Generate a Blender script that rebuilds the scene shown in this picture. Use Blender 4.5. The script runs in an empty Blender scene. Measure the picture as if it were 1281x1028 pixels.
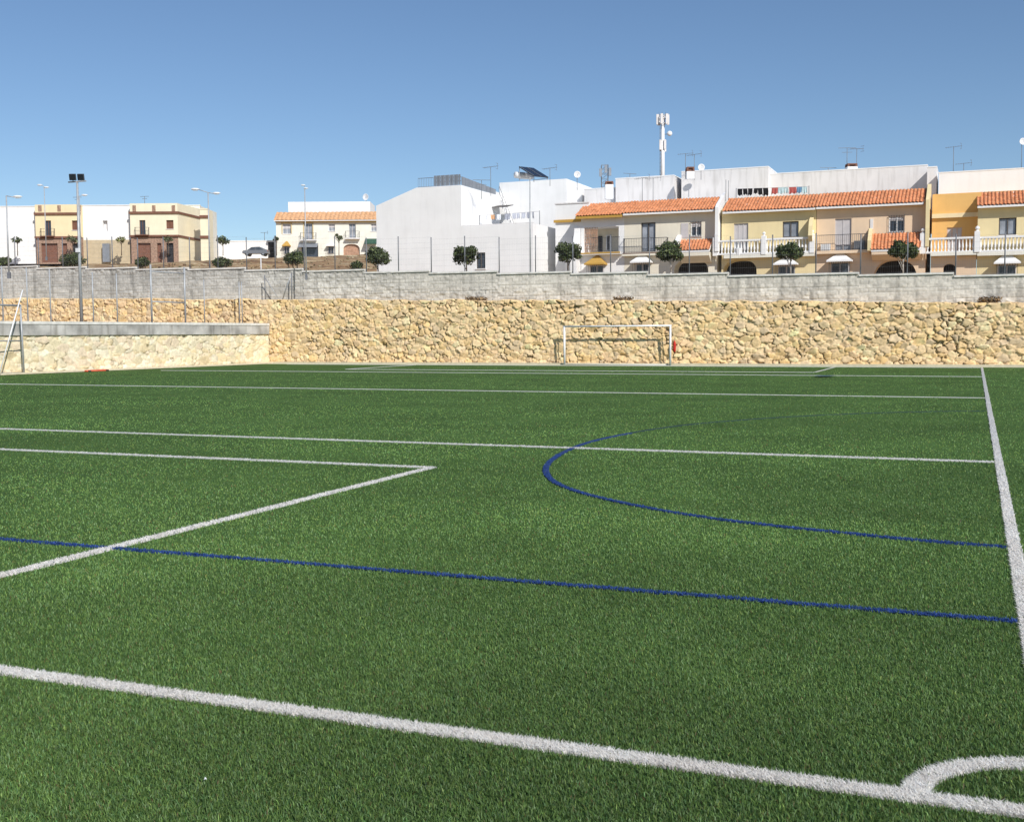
import bpy, math, random
import numpy as np
from mathutils import Vector, Matrix
random.seed(7); rng = np.random.default_rng(7)
S = bpy.context.scene; COL = S.collection
# ------------------------------------------------------------------ camera model
PW, PH, FPX = 1281.0, 1028.0, 1427.0
YAW, PIT, ROL = math.radians(-22.067), math.radians(-3.884), math.radians(-.362)
CAM = Vector((-.324, -4.308, 1.686))
def cam_axes():
    cy, sy, cp, sp = math.cos(YAW), math.sin(YAW), math.cos(PIT), math.sin(PIT)
    f = Vector((sy*cp, cy*cp, sp)); r = Vector((cy, -sy, 0)); u = r.cross(f)
    c, s = math.cos(ROL), math.sin(ROL)
    return c*r + s*u, -s*r + c*u, f
AR, AU, AF = cam_axes()
def ray(x, y): return AR*((x-PW/2)/FPX) + AU*((PH/2-y)/FPX) + AF
def G(x, y, z=0.0):
    d = ray(x, y); t = (z-CAM.z)/d.z; return CAM + d*t
def onY(x, y, Y):
    d = ray(x, y); return CAM + d*((Y-CAM.y)/d.y)
def onX(x, y, X):
    d = ray(x, y); return CAM + d*((X-CAM.x)/d.x)
def onD(x, y, D): return CAM + ray(x, y)*D        # point at axis depth D
class Fr:
    """A building's own frame: root at a real place, local x along the facade, y to the back, z up."""
    def __init__(s, pt, ang=0.0):
        s.o = Vector(pt); s.a = ang
        s.ex = Vector((math.cos(ang), math.sin(ang), 0)); s.ey = Vector((-math.sin(ang), math.cos(ang), 0))
    def P(s, x, y, dy=0.0):
        d = ray(x, y); o = s.o + s.ey*dy
        t = (o-CAM).dot(s.ey)/d.dot(s.ey); q = CAM + d*t - s.o
        return q.dot(s.ex), q.z
# ------------------------------------------------------------------ object helpers
def tag(o, label=None, cat=None, group=None, kind=None):
    if label: o['label'] = label
    if cat: o['category'] = cat
    if group: o['group'] = group
    if kind: o['kind'] = kind
    return o
def empty(name, loc, label, cat, group=None, ang=0.0):
    o = bpy.data.objects.new(name, None); COL.objects.link(o); o.empty_display_size = .2
    o.location = loc; o.rotation_euler = (0, 0, ang); return tag(o, label, cat, group)
class MB:
    def __init__(s): s.v, s.f = [], []
    def quad(s, *p):
        n = len(s.v); s.v += [tuple(q) for q in p]; s.f.append(tuple(range(n, n+len(p)))); return s
    def box(s, x0, x1, y0, y1, z0, z1):
        n = len(s.v)
        s.v += [(x0,y0,z0),(x1,y0,z0),(x1,y1,z0),(x0,y1,z0),(x0,y0,z1),(x1,y0,z1),(x1,y1,z1),(x0,y1,z1)]
        for a in ((0,3,2,1),(4,5,6,7),(0,1,5,4),(1,2,6,5),(2,3,7,6),(3,0,4,7)): s.f.append(tuple(n+i for i in a))
        return s
    def prism(s, poly, y0, y1, ax='y'):
        """poly of (a,b); ax y: (x,z) swept over y; ax x: (y,z) swept over x"""
        k = len(poly); n = len(s.v)
        for t in (y0, y1):
            for a, b in poly: s.v.append((a, t, b) if ax == 'y' else (t, a, b))
        s.f.append(tuple(range(n, n+k))); s.f.append(tuple(range(n+2*k-1, n+k-1, -1)))
        for i in range(k):
            j = (i+1) % k; s.f.append((n+j, n+i, n+k+i, n+k+j))
        return s
    def tube(s, p0, p1, r0, r1=None, n=8):
        r1 = r0 if r1 is None else r1
        p0, p1 = Vector(p0), Vector(p1); d = (p1-p0).normalized()
        a = d.orthogonal().normalized(); b = d.cross(a); m = len(s.v)
        for p, r in ((p0, r0), (p1, r1)):
            for i in range(n):
                t = 2*math.pi*i/n; s.v.append(tuple(p + a*(r*math.cos(t)) + b*(r*math.sin(t))))
        for i in range(n):
            j = (i+1) % n; s.f.append((m+i, m+j, m+n+j, m+n+i))
        s.f.append(tuple(m+i for i in reversed(range(n)))); s.f.append(tuple(m+n+i for i in range(n)))
        return s
    def lathe(s, c, prof, n=10, axis='z'):
        m = len(s.v); c = Vector(c)
        for r, h in prof:
            for i in range(n):
                t = 2*math.pi*i/n; a, b = r*math.cos(t), r*math.sin(t)
                s.v.append(tuple(c + (Vector((a, b, h)) if axis == 'z' else Vector((a, h, b)))))
        for k in range(len(prof)-1):
            for i in range(n):
                j = (i+1) % n; s.f.append((m+k*n+i, m+k*n+j, m+(k+1)*n+j, m+(k+1)*n+i))
        return s
    def build(s, name, mat, parent=None, smooth=False, loc=None):
        me = bpy.data.meshes.new(name); me.from_pydata(s.v, [], s.f); me.update()
        if smooth: me.polygons.foreach_set('use_smooth', [True]*len(me.polygons))
        o = bpy.data.objects.new(name, me); COL.objects.link(o)
        if mat: me.materials.append(mat)
        if parent: o.parent = parent
        if loc is not None: o.location = loc
        return o
def grid_mesh(name, P, mat, col=None, parent=None, smooth=True):
    """P: (m,n,3) array of vertices"""
    m, n = P.shape[:2]
    me = bpy.data.meshes.new(name); me.vertices.add(m*n); me.vertices.foreach_set('co', P.astype(np.float32).ravel())
    i = np.arange(m*n).reshape(m, n); q = np.stack([i[:-1,:-1], i[:-1,1:], i[1:,1:], i[1:,:-1]], -1).reshape(-1, 4)
    me.loops.add(q.size); me.loops.foreach_set('vertex_index', q.ravel().astype(np.int32))
    me.polygons.add(len(q)); me.polygons.foreach_set('loop_start', np.arange(0, q.size, 4, dtype=np.int32))
    me.polygons.foreach_set('use_smooth', np.full(len(q), smooth)); me.update(calc_edges=True)
    if col is not None:
        a = me.attributes.new('tint', 'FLOAT_COLOR', 'POINT')
        a.data.foreach_set('color', np.concatenate([col.reshape(-1, 3), np.ones((m*n, 1))], 1).astype(np.float32).ravel())
    me.materials.append(mat)
    o = bpy.data.objects.new(name, me); COL.objects.link(o)
    if parent: o.parent = parent
    return o
# ------------------------------------------------------------------ materials
def L(r, g, b):
    f = lambda c: (c/12.92 if c <= .04045 else ((c+.055)/1.055)**2.4)
    return tuple(f(c/255) for c in (r, g, b))
def mat(name, c, rough=.85, vary=.10, scale=3.0, bump=0.0, metal=0.0, attr=False, spec=.3, stain=0.0, bscale=None):
    m = bpy.data.materials.new(name); m.use_nodes = True; N = m.node_tree.nodes; K = m.node_tree.links
    b = N['Principled BSDF']; b.inputs['Roughness'].default_value = rough; b.inputs['Metallic'].default_value = metal
    b.inputs['Specular IOR Level'].default_value = spec
    tc = N.new('ShaderNodeTexCoord')
    nz = N.new('ShaderNodeTexNoise'); nz.inputs['Scale'].default_value = scale; nz.inputs['Detail'].default_value = 6
    K.new(tc.outputs['Object'], nz.inputs['Vector'])
    mr = N.new('ShaderNodeMapRange'); mr.inputs[1].default_value = .3; mr.inputs[2].default_value = .7
    mr.inputs[3].default_value = 1-vary; mr.inputs[4].default_value = 1+vary
    K.new(nz.outputs['Fac'], mr.inputs[0])
    mx = N.new('ShaderNodeMix'); mx.data_type = 'RGBA'; mx.blend_type = 'MULTIPLY'; mx.inputs[0].default_value = 1
    if attr:
        at = N.new('ShaderNodeAttribute'); at.attribute_name = 'tint'; K.new(at.outputs['Color'], mx.inputs[6])
    else: mx.inputs[6].default_value = (*c, 1)
    K.new(mr.outputs[0], mx.inputs[7]); out = mx.outputs[2]
    if stain:
        # streaky weathering that runs down the surface
        mp = N.new('ShaderNodeMapping'); mp.inputs['Scale'].default_value = (2.2, 2.2, .25); K.new(tc.outputs['Object'], mp.inputs[0])
        n2 = N.new('ShaderNodeTexNoise'); n2.inputs['Scale'].default_value = 1.6; n2.inputs['Detail'].default_value = 8
        K.new(mp.outputs[0], n2.inputs['Vector'])
        r2 = N.new('ShaderNodeMapRange'); r2.inputs[1].default_value = .5; r2.inputs[2].default_value = .75; r2.inputs[4].default_value = stain
        K.new(n2.outputs['Fac'], r2.inputs[0])
        m2 = N.new('ShaderNodeMix'); m2.data_type = 'RGBA'; m2.blend_type = 'MULTIPLY'; m2.inputs[7].default_value = (.52, .50, .47, 1)
        K.new(r2.outputs[0], m2.inputs[0]); K.new(out, m2.inputs[6]); out = m2.outputs[2]
    K.new(out, b.inputs['Base Color'])
    if bump:
        n3 = N.new('ShaderNodeTexNoise'); n3.inputs['Scale'].default_value = bscale or scale*8; n3.inputs['Detail'].default_value = 5
        K.new(tc.outputs['Object'], n3.inputs['Vector'])
        bp = N.new('ShaderNodeBump'); bp.inputs['Strength'].default_value = bump; bp.inputs['Distance'].default_value = .03
        K.new(n3.outputs['Fac'], bp.inputs['Height']); K.new(bp.outputs[0], b.inputs['Normal'])
    return m
M = {}
def mk(k, *a, **kw): M[k] = mat(k, *a, **kw)
mk('white', (.855,.845,.83), vary=.04, scale=.8, stain=.10, bump=.15)
mk('whitewarm', (.83,.80,.70), vary=.05, scale=.9, stain=.15, bump=.15)
mk('offwhite', (.76,.735,.72), vary=.07, scale=.7, stain=.5, bump=.15)
mk('cream', (.80,.665,.385), vary=.04, scale=.8, stain=.12, bump=.12)
mk('ivory', (.79,.73,.60), vary=.04, scale=.8, stain=.12, bump=.12)
mk('pink', (.79,.60,.42), vary=.04, scale=.8, stain=.12, bump=.12)
mk('orange', (.80,.48,.17), vary=.05, scale=.8, stain=.12, bump=.12)
mk('yellow', (.85,.77,.57), vary=.05, scale=.8, stain=.10, bump=.12)
mk('yellowdeep', (.85,.70,.44), vary=.05, scale=.8, stain=.10)
mk('ochre', (.52,.31,.07), vary=.08)
mk('brown', (.20,.095,.065), vary=.15)
mk('stoneclad', (.36,.235,.17), vary=.35, scale=5, bump=.6)
mk('beige', (.55,.45,.30), vary=.08)
mk('tile', (.60,.245,.115), vary=.30, scale=3.5, bump=.2, rough=.8)
mk('tilepale', (.66,.38,.20), vary=.25, scale=3.5, bump=.2, rough=.8)
mk('glass', (.05,.06,.08), rough=.12, vary=.2, scale=1, spec=.6)
mk('glasspale', (.30,.32,.36), rough=.2, vary=.3, scale=2, spec=.6)
mk('frame', (.10,.09,.085), rough=.6, vary=.1)
mk('framewhite', (.75,.75,.75), rough=.5, vary=.05)
mk('shutter', (.55,.52,.52), rough=.6, vary=.06)
mk('shutterpink', (.62,.45,.36), rough=.6, vary=.06)
mk('dark', (.028,.028,.032), rough=.8, vary=.2)
mk('iron', (.06,.06,.065), rough=.5, vary=.2)
mk('galv', (.42,.43,.44), rough=.5, vary=.12, scale=6, metal=.25)
mk('galvdark', (.20,.205,.22), rough=.55, vary=.15, scale=6, metal=.25)
mk('sheet', (.28,.30,.33), rough=.5, vary=.10, scale=2, metal=.3)
mk('whitepaint', (.80,.80,.80), rough=.35, vary=.04, scale=3, spec=.5)
mk('concrete', (.74,.71,.66), vary=.15, scale=3, stain=.35, bump=.3)
mk('concretedark', (.46,.44,.41), vary=.35, scale=1.2, stain=1.0, bump=.3)
mk('kerb', (.72,.62,.44), vary=.12, scale=4)
mk('stone', (1,1,1), attr=True, vary=.16, scale=9, bump=.5, bscale=40, rough=.95, spec=.1)
mk('stonepale', (1,1,1), attr=True, vary=.12, scale=9, bump=.4, bscale=40, rough=.95, spec=.1)
mk('block', (1,1,1), attr=True, vary=.14, scale=9, bump=.4, bscale=40, rough=.95, spec=.1)
mk('earth', (.36,.25,.15), vary=.65, scale=.5, bump=1, bscale=2.5, rough=1)
def earthmat():
    m = mat('bank', (.3,.2,.11), rough=1, vary=.25, scale=4, bump=1, bscale=3); N = m.node_tree.nodes; K = m.node_tree.links
    tc = N.new('ShaderNodeTexCoord'); mp = N.new('ShaderNodeMapping'); mp.inputs['Scale'].default_value = (.10, .38, .38); K.new(tc.outputs['Object'], mp.inputs[0])
    n = N.new('ShaderNodeTexNoise'); n.inputs['Scale'].default_value = 1.3; n.inputs['Detail'].default_value = 9; n.inputs['Roughness'].default_value = .68; K.new(mp.outputs[0], n.inputs['Vector'])
    r = N.new('ShaderNodeValToRGB'); K.new(n.outputs['Fac'], r.inputs[0]); e = r.color_ramp.elements
    e[0].position, e[0].color = .36, (.16,.085,.045,1); e[1].position, e[1].color = .66, (.60,.48,.30,1)
    k = e.new(.46); k.color = (.30,.18,.09,1); k = e.new(.55); k.color = (.40,.28,.15,1)
    for x in N:
        if x.type == 'MIX': K.new(r.outputs[0], x.inputs[6])
    return m
M['bank'] = earthmat()
mk('asphalt', (.10,.10,.10), vary=.2, scale=1, bump=.3, rough=.95)
mk('drygrass', (.24,.15,.075), vary=.3, scale=6)
mk('surround', (.62,.50,.28))
mk('bark', (.14,.10,.07), vary=.3, scale=12, bump=.5)
mk('barkwhite', (.62,.58,.52), vary=.15, scale=12)
mk('red', (.55,.03,.02), rough=.6, vary=.15)
mk('redorange', (.60,.11,.05), rough=.7, vary=.2)
mk('lattice', (.45,.27,.18), rough=.8, vary=.3)
mk('green', (.03,.09,.06), rough=.6)
mk('solar', (.015,.018,.03), rough=.15, spec=.8, vary=.1)
mk('lampglass', (.75,.75,.72), rough=.3, vary=.05)
mk('carpaint', (.16,.17,.19), rough=.25, spec=.6, vary=.03)
mk('tyre', (.02,.02,.02), rough=.9)
for k, c in dict(clothblack=(.012,.012,.014), clothblue=(.13,.26,.42), clothpale=(.45,.58,.62), clothred=(.42,.10,.09), clothwhite=(.72,.73,.75), clothgrey=(.36,.37,.42), clothorange=(.62,.36,.2), clothsilver=(.55,.56,.62)).items():
    mk(k, c, vary=.15, scale=6)
def leafmat(name, c):
    m = mat(name, c, rough=.6, attr=True, vary=.15, scale=4); return m
M['leaf'] = leafmat('leaf', (1,1,1))
# turf blades: diffuse + a little translucency
def turfmat(name, trans=.25, rough=.55):
    m = bpy.data.materials.new(name); m.use_nodes = True; N = m.node_tree.nodes; K = m.node_tree.links
    b = N['Principled BSDF']; b.inputs['Roughness'].default_value = rough; b.inputs['Specular IOR Level'].default_value = .35
    at = N.new('ShaderNodeAttribute'); at.attribute_name = 'tint'; K.new(at.outputs['Color'], b.inputs['Base Color'])
    t = N.new('ShaderNodeBsdfTranslucent'); K.new(at.outputs['Color'], t.inputs['Color'])
    mx = N.new('ShaderNodeMixShader'); mx.inputs[0].default_value = trans
    K.new(b.outputs[0], mx.inputs[1]); K.new(t.outputs[0], mx.inputs[2]); K.new(mx.outputs[0], N['Material Output'].inputs['Surface'])
    return m
M['turf'] = turfmat('turf', .35); M['lineturf'] = turfmat('lineturf', .45)
def turf_sheet():
    m = bpy.data.materials.new('turf_sheet'); m.use_nodes = True; N = m.node_tree.nodes; K = m.node_tree.links
    b = N['Principled BSDF']; b.inputs['Roughness'].default_value = .95; b.inputs['Specular IOR Level'].default_value = .1
    tc = N.new('ShaderNodeTexCoord')
    def noise(s, d):
        n = N.new('ShaderNodeTexNoise'); n.inputs['Scale'].default_value = s; n.inputs['Detail'].default_value = d
        K.new(tc.outputs['Object'], n.inputs['Vector']); return n.outputs['Fac']
    r1 = N.new('ShaderNodeValToRGB'); e = r1.color_ramp.elements
    e[0].position, e[0].color = .32, (.045,.092,.024, 1); e[1].position, e[1].color = .68, (.095,.172,.045, 1)
    K.new(noise(45, 4), r1.inputs[0])
    r2 = N.new('ShaderNodeMapRange'); r2.inputs[1].default_value = .3; r2.inputs[2].default_value = .7; r2.inputs[3].default_value = .80; r2.inputs[4].default_value = 1.2
    K.new(noise(.5, 7), r2.inputs[0])
    mx = N.new('ShaderNodeMix'); mx.data_type = 'RGBA'; mx.blend_type = 'MULTIPLY'; mx.inputs[0].default_value = 1
    K.new(r1.outputs[0], mx.inputs[6]); K.new(r2.outputs[0], mx.inputs[7]); K.new(mx.outputs[2], b.inputs['Base Color'])
    bp = N.new('ShaderNodeBump'); bp.inputs['Strength'].default_value = .8; bp.inputs['Distance'].default_value = .02
    K.new(noise(60, 3), bp.inputs['Height']); K.new(bp.outputs[0], b.inputs['Normal'])
    return m
M['turfsheet'] = turf_sheet()
# ------------------------------------------------------------------ numpy noise
def vnoise(x, y, seed=0):
    r = np.random.default_rng(seed); T = r.random((256, 256))
    xi = np.floor(x).astype(int); yi = np.floor(y).astype(int); fx = x-xi; fy = y-yi
    fx = fx*fx*(3-2*fx); fy = fy*fy*(3-2*fy)
    a = T[xi % 256, yi % 256]; b = T[(xi+1) % 256, yi % 256]; c = T[xi % 256, (yi+1) % 256]; d = T[(xi+1) % 256, (yi+1) % 256]
    return (a*(1-fx)+b*fx)*(1-fy) + (c*(1-fx)+d*fx)*fy
def fbm(x, y, o=4, seed=0):
    s = 0; a = .5; t = 0
    for k in range(o): s = s + a*vnoise(x*2**k, y*2**k, seed+k); t += a; a *= .5
    return s/t
# ------------------------------------------------------------------ world, sun, camera
SUN_EL, SUN_AZ = math.radians(37.5), math.radians(51)           # azimuth from -Y (toward the viewer) round to +X
sd = Vector((math.sin(SUN_AZ)*math.cos(SUN_EL), -math.cos(SUN_AZ)*math.cos(SUN_EL), math.sin(SUN_EL)))
w = bpy.data.worlds.new('World'); S.world = w; w.use_nodes = True; N = w.node_tree.nodes
sk = N.new('ShaderNodeTexSky'); sk.sky_type = 'NISHITA'; sk.sun_disc = False
sk.sun_elevation = SUN_EL; sk.sun_rotation = math.atan2(sd.x, sd.y)
sk.air_density = 1.0; sk.dust_density = 0; sk.ozone_density = 4.6; sk.altitude = 600
bg = N['Background']; bg.inputs['Strength'].default_value = .089
w.node_tree.links.new(sk.outputs[0], bg.inputs['Color'])
sl = bpy.data.lights.new('sun', 'SUN'); sl.energy = 4.0; sl.angle = math.radians(.53); sl.color = (1, .965, .91)
so = bpy.data.objects.new('sun', sl); COL.objects.link(so); so.rotation_euler = sd.to_track_quat('Z', 'Y').to_euler(); so.location = (20, -20, 30)
cd = bpy.data.cameras.new('camera'); co = bpy.data.objects.new('camera', cd); COL.objects.link(co)
cd.sensor_fit = 'HORIZONTAL'; cd.sensor_width = 36; cd.lens = FPX/PW*36; cd.clip_end = 6000; cd.clip_start = .1
mw = Matrix.Identity(4)
for i in range(3): mw[i][0], mw[i][1], mw[i][2], mw[i][3] = AR[i], AU[i], -AF[i], CAM[i]
co.matrix_world = mw; S.camera = co
S.view_settings.view_transform = 'Standard'; S.view_settings.look = 'None'; S.view_settings.gamma = 1; S.view_settings.exposure = 0.16
# ------------------------------------------------------------------ terrain
def street(X): return 3.85 - .046*(np.clip(X, -70, 40)+20)
def sstep(a, b, x): t = np.clip((x-a)/(b-a), 0, 1); return t*t*(3-2*t)
def terr(X, Y):
    X = np.asarray(X, float); Y = np.asarray(Y, float)
    hill = np.clip(Y-57, 0, 96)*.081*sstep(-27, -44, X - .25*np.clip(Y-60, 0, 40)*0)
    return street(X) + hill*(1) - .0
xs = np.concatenate([np.linspace(-1500, -160, 20), np.linspace(-150, 40, 160), np.linspace(60, 1500, 20)])
ys = np.concatenate([np.linspace(54.35, 170, 120), np.linspace(180, 2500, 25)])
XX, YY = np.meshgrid(xs, ys, indexing='ij')
ZZ = terr(XX, YY) + (fbm(XX*.35, YY*.35, 4, 11)-.5)*.9*sstep(-30, -42, XX)*sstep(57, 60, YY)*sstep(152, 140, YY)
ZZ[:, 0] = ZZ[:, 0]-.1
tag(grid_mesh('terrain', np.stack([XX, YY, ZZ], -1), M['bank']), kind='structure')
# earth under and around the pitch, then the turf carpet
g = MB(); g.quad((-2000,-2000,-.06),(2000,-2000,-.06),(2000,54,-.06),(-2000,54,-.06)); tag(g.build('ground', M['earth']), kind='structure')
g = MB(); g.quad((-45,-40,0),(45,-40,0),(45,52.95,0),(-45,52.95,0)); tag(g.build('artificial_turf', M['turfsheet'], loc=(0,0,-.02)), kind='structure')
# ------------------------------------------------------------------ turf blades and pitch lines
def catmull(P, n=14):
    P = [np.array(p, float) for p in P]; P = [2*P[0]-P[1]] + P + [2*P[-1]-P[-2]]; out = []
    for i in range(1, len(P)-2):
        for k in range(n):
            t = k/n; a, b, c, d = P[i-1:i+3]
            out.append(.5*((2*b)+(-a+c)*t+(2*a-5*b+4*c-d)*t*t+(-a+3*b-3*c+d)*t**3))
    out.append(P[-2]); return np.array(out)
def arc(cx, cy, r, a0, a1, n=24):
    t = np.radians(np.linspace(a0, a1, n)); return np.stack([cx+r*np.cos(t), cy+r*np.sin(t)], 1)
UL = -37.3
WL = .090
LINES = [
 ('goal_line', [(.05,0),(UL,0)], WL, 'w'),
 ('touchline', [(0,.05),(0,52.2)], WL, 'w'),
 ('corner_arc', arc(0,0,.50,95,175), WL, 'w'),
 ('box_front_line', [(-6.66,8.713),(-30.1,8.713)], WL, 'w'),
 ('box_side_line', [(-6.718,.06),(-6.718,8.66)], WL, 'w'),
 ('thirteen_line', [(-.06,11.643),(UL,11.643)], WL, 'w'),
 ('halfway_line', [(-.06,26.82),(UL,26.82)], WL, 'w'),
 ('far_thirteen_line', [(-.06,41.13),(UL,41.13)], WL, 'w'),
 ('far_box_front_line', [(-6.5,44.5),(-28.9,44.5)], WL, 'w'),
 ('far_box_right_line', [(-6.5,44.6),(-6.5,52.0)], WL, 'w'),
 ('far_box_left_line', [(-28.9,44.6),(-28.9,52.0)], WL, 'w'),
 ('far_goal_line', [(-.06,52.2),(UL,52.2)], WL, 'w'),
 ('blue_line', [(-.06,2.89),(-38.5,2.89)], .062, 'b'),
 ('blue_arc', catmull([(-.06,5.38),(-1.03,5.52),(-2.78,6.1),(-4.35,7.35),(-5.26,8.98),(-5.75,11.1),(-5.84,13.3),(-5.3,16.1),(-4.1,18.4),(-2.6,20.2),(-1.3,21.2),(-.1,21.8)]), .070, 'b'),
]
def resample(P, step):
    P = np.asarray(P, float); d = np.r_[0, np.cumsum(np.hypot(*np.diff(P, axis=0).T))]
    n = max(2, int(d[-1]/step)+1); s = np.linspace(0, d[-1], n)
    return np.stack([np.interp(s, d, P[:,0]), np.interp(s, d, P[:,1])], 1)
R0 = 5.2; RHO0 = 22000.
def rho(r): return RHO0*np.minimum(1, (R0/r))**3
def blades_mesh(name, x, y, hgt, wid, tint, lean, leandir, matl, extra=None):
    """one mesh of many curved blades; extra: list of quads under them (numpy (k,4,3))"""
    n = len(x); th = rng.random(n)*2*np.pi
    cx, sx = np.cos(th), np.sin(th)
    lx, ly = lean*np.cos(leandir), lean*np.sin(leandir)
    V = np.zeros((n, 5, 3)); hw = wid/2
    zb = -.002
    V[:,0] = np.stack([x-cx*hw, y-sx*hw, np.full(n, zb)], 1); V[:,1] = np.stack([x+cx*hw, y+sx*hw, np.full(n, zb)], 1)
    mx, my = x+lx*.35*hgt, y+ly*.35*hgt; mz = hgt*.58
    V[:,2] = np.stack([mx+cx*hw*.85, my+sx*hw*.85, mz], 1); V[:,3] = np.stack([mx-cx*hw*.85, my-sx*hw*.85, mz], 1)
    V[:,4] = np.stack([x+lx*hgt, y+ly*hgt, hgt*np.sqrt(np.maximum(.15, 1-(lean*.75)**2))], 1)
    idx = np.arange(n)[:,None]*5
    Q = (idx+np.array([0,1,2,3])).ravel(); T = (idx+np.array([3,2,4])).ravel()
    V = V.reshape(-1,3); C = np.repeat(tint, 5, 0)
    starts = np.concatenate([np.arange(0, 4*n, 4), 4*n+np.arange(0, 3*n, 3)]); loops = np.concatenate([Q, T])
    if extra is not None:
        k = len(extra[0]); b = len(V); V = np.concatenate([V, extra[0].reshape(-1,3)]); C = np.concatenate([C, np.repeat(np.array(extra[1]).reshape(-1,3) if np.ndim(extra[1]) > 1 else np.tile(extra[1], (k,1)), 4, 0)])
        starts = np.concatenate([starts, len(loops)+np.arange(0, 4*k, 4)]); loops = np.concatenate([loops, b+np.arange(4*k)])
    me = bpy.data.meshes.new(name); me.vertices.add(len(V)); me.vertices.foreach_set('co', V.astype(np.float32).ravel())
    me.loops.add(len(loops)); me.loops.foreach_set('vertex_index', loops.astype(np.int32))
    me.polygons.add(len(starts)); me.polygons.foreach_set('loop_start', starts.astype(np.int32)); me.update(calc_edges=True)
    a = me.attributes.new('tint', 'FLOAT_COLOR', 'POINT')
    a.data.foreach_set('color', np.concatenate([C, np.ones((len(C),1))], 1).astype(np.float32).ravel())
    me.materials.append(matl); o = bpy.data.objects.new(name, me); COL.objects.link(o); return o
def in_lines(x, y):
    hit = np.zeros(len(x), bool)
    for nm, P, wd, c in LINES:
        P = np.asarray(P, float); h = wd/2 + .004
        for a, b in zip(P[:-1], P[1:]):
            lo, hi = np.minimum(a,b)-h, np.maximum(a,b)+h
            k = np.nonzero((x>lo[0])&(x<hi[0])&(y>lo[1])&(y<hi[1]))[0]
            if len(k) == 0: continue
            d = b-a; L2 = d@d; t = np.clip(((x[k]-a[0])*d[0]+(y[k]-a[1])*d[1])/L2, 0, 1)
            hit[k] |= np.hypot(x[k]-a[0]-t*d[0], y[k]-a[1]-t*d[1]) < h
    return hit
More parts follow.
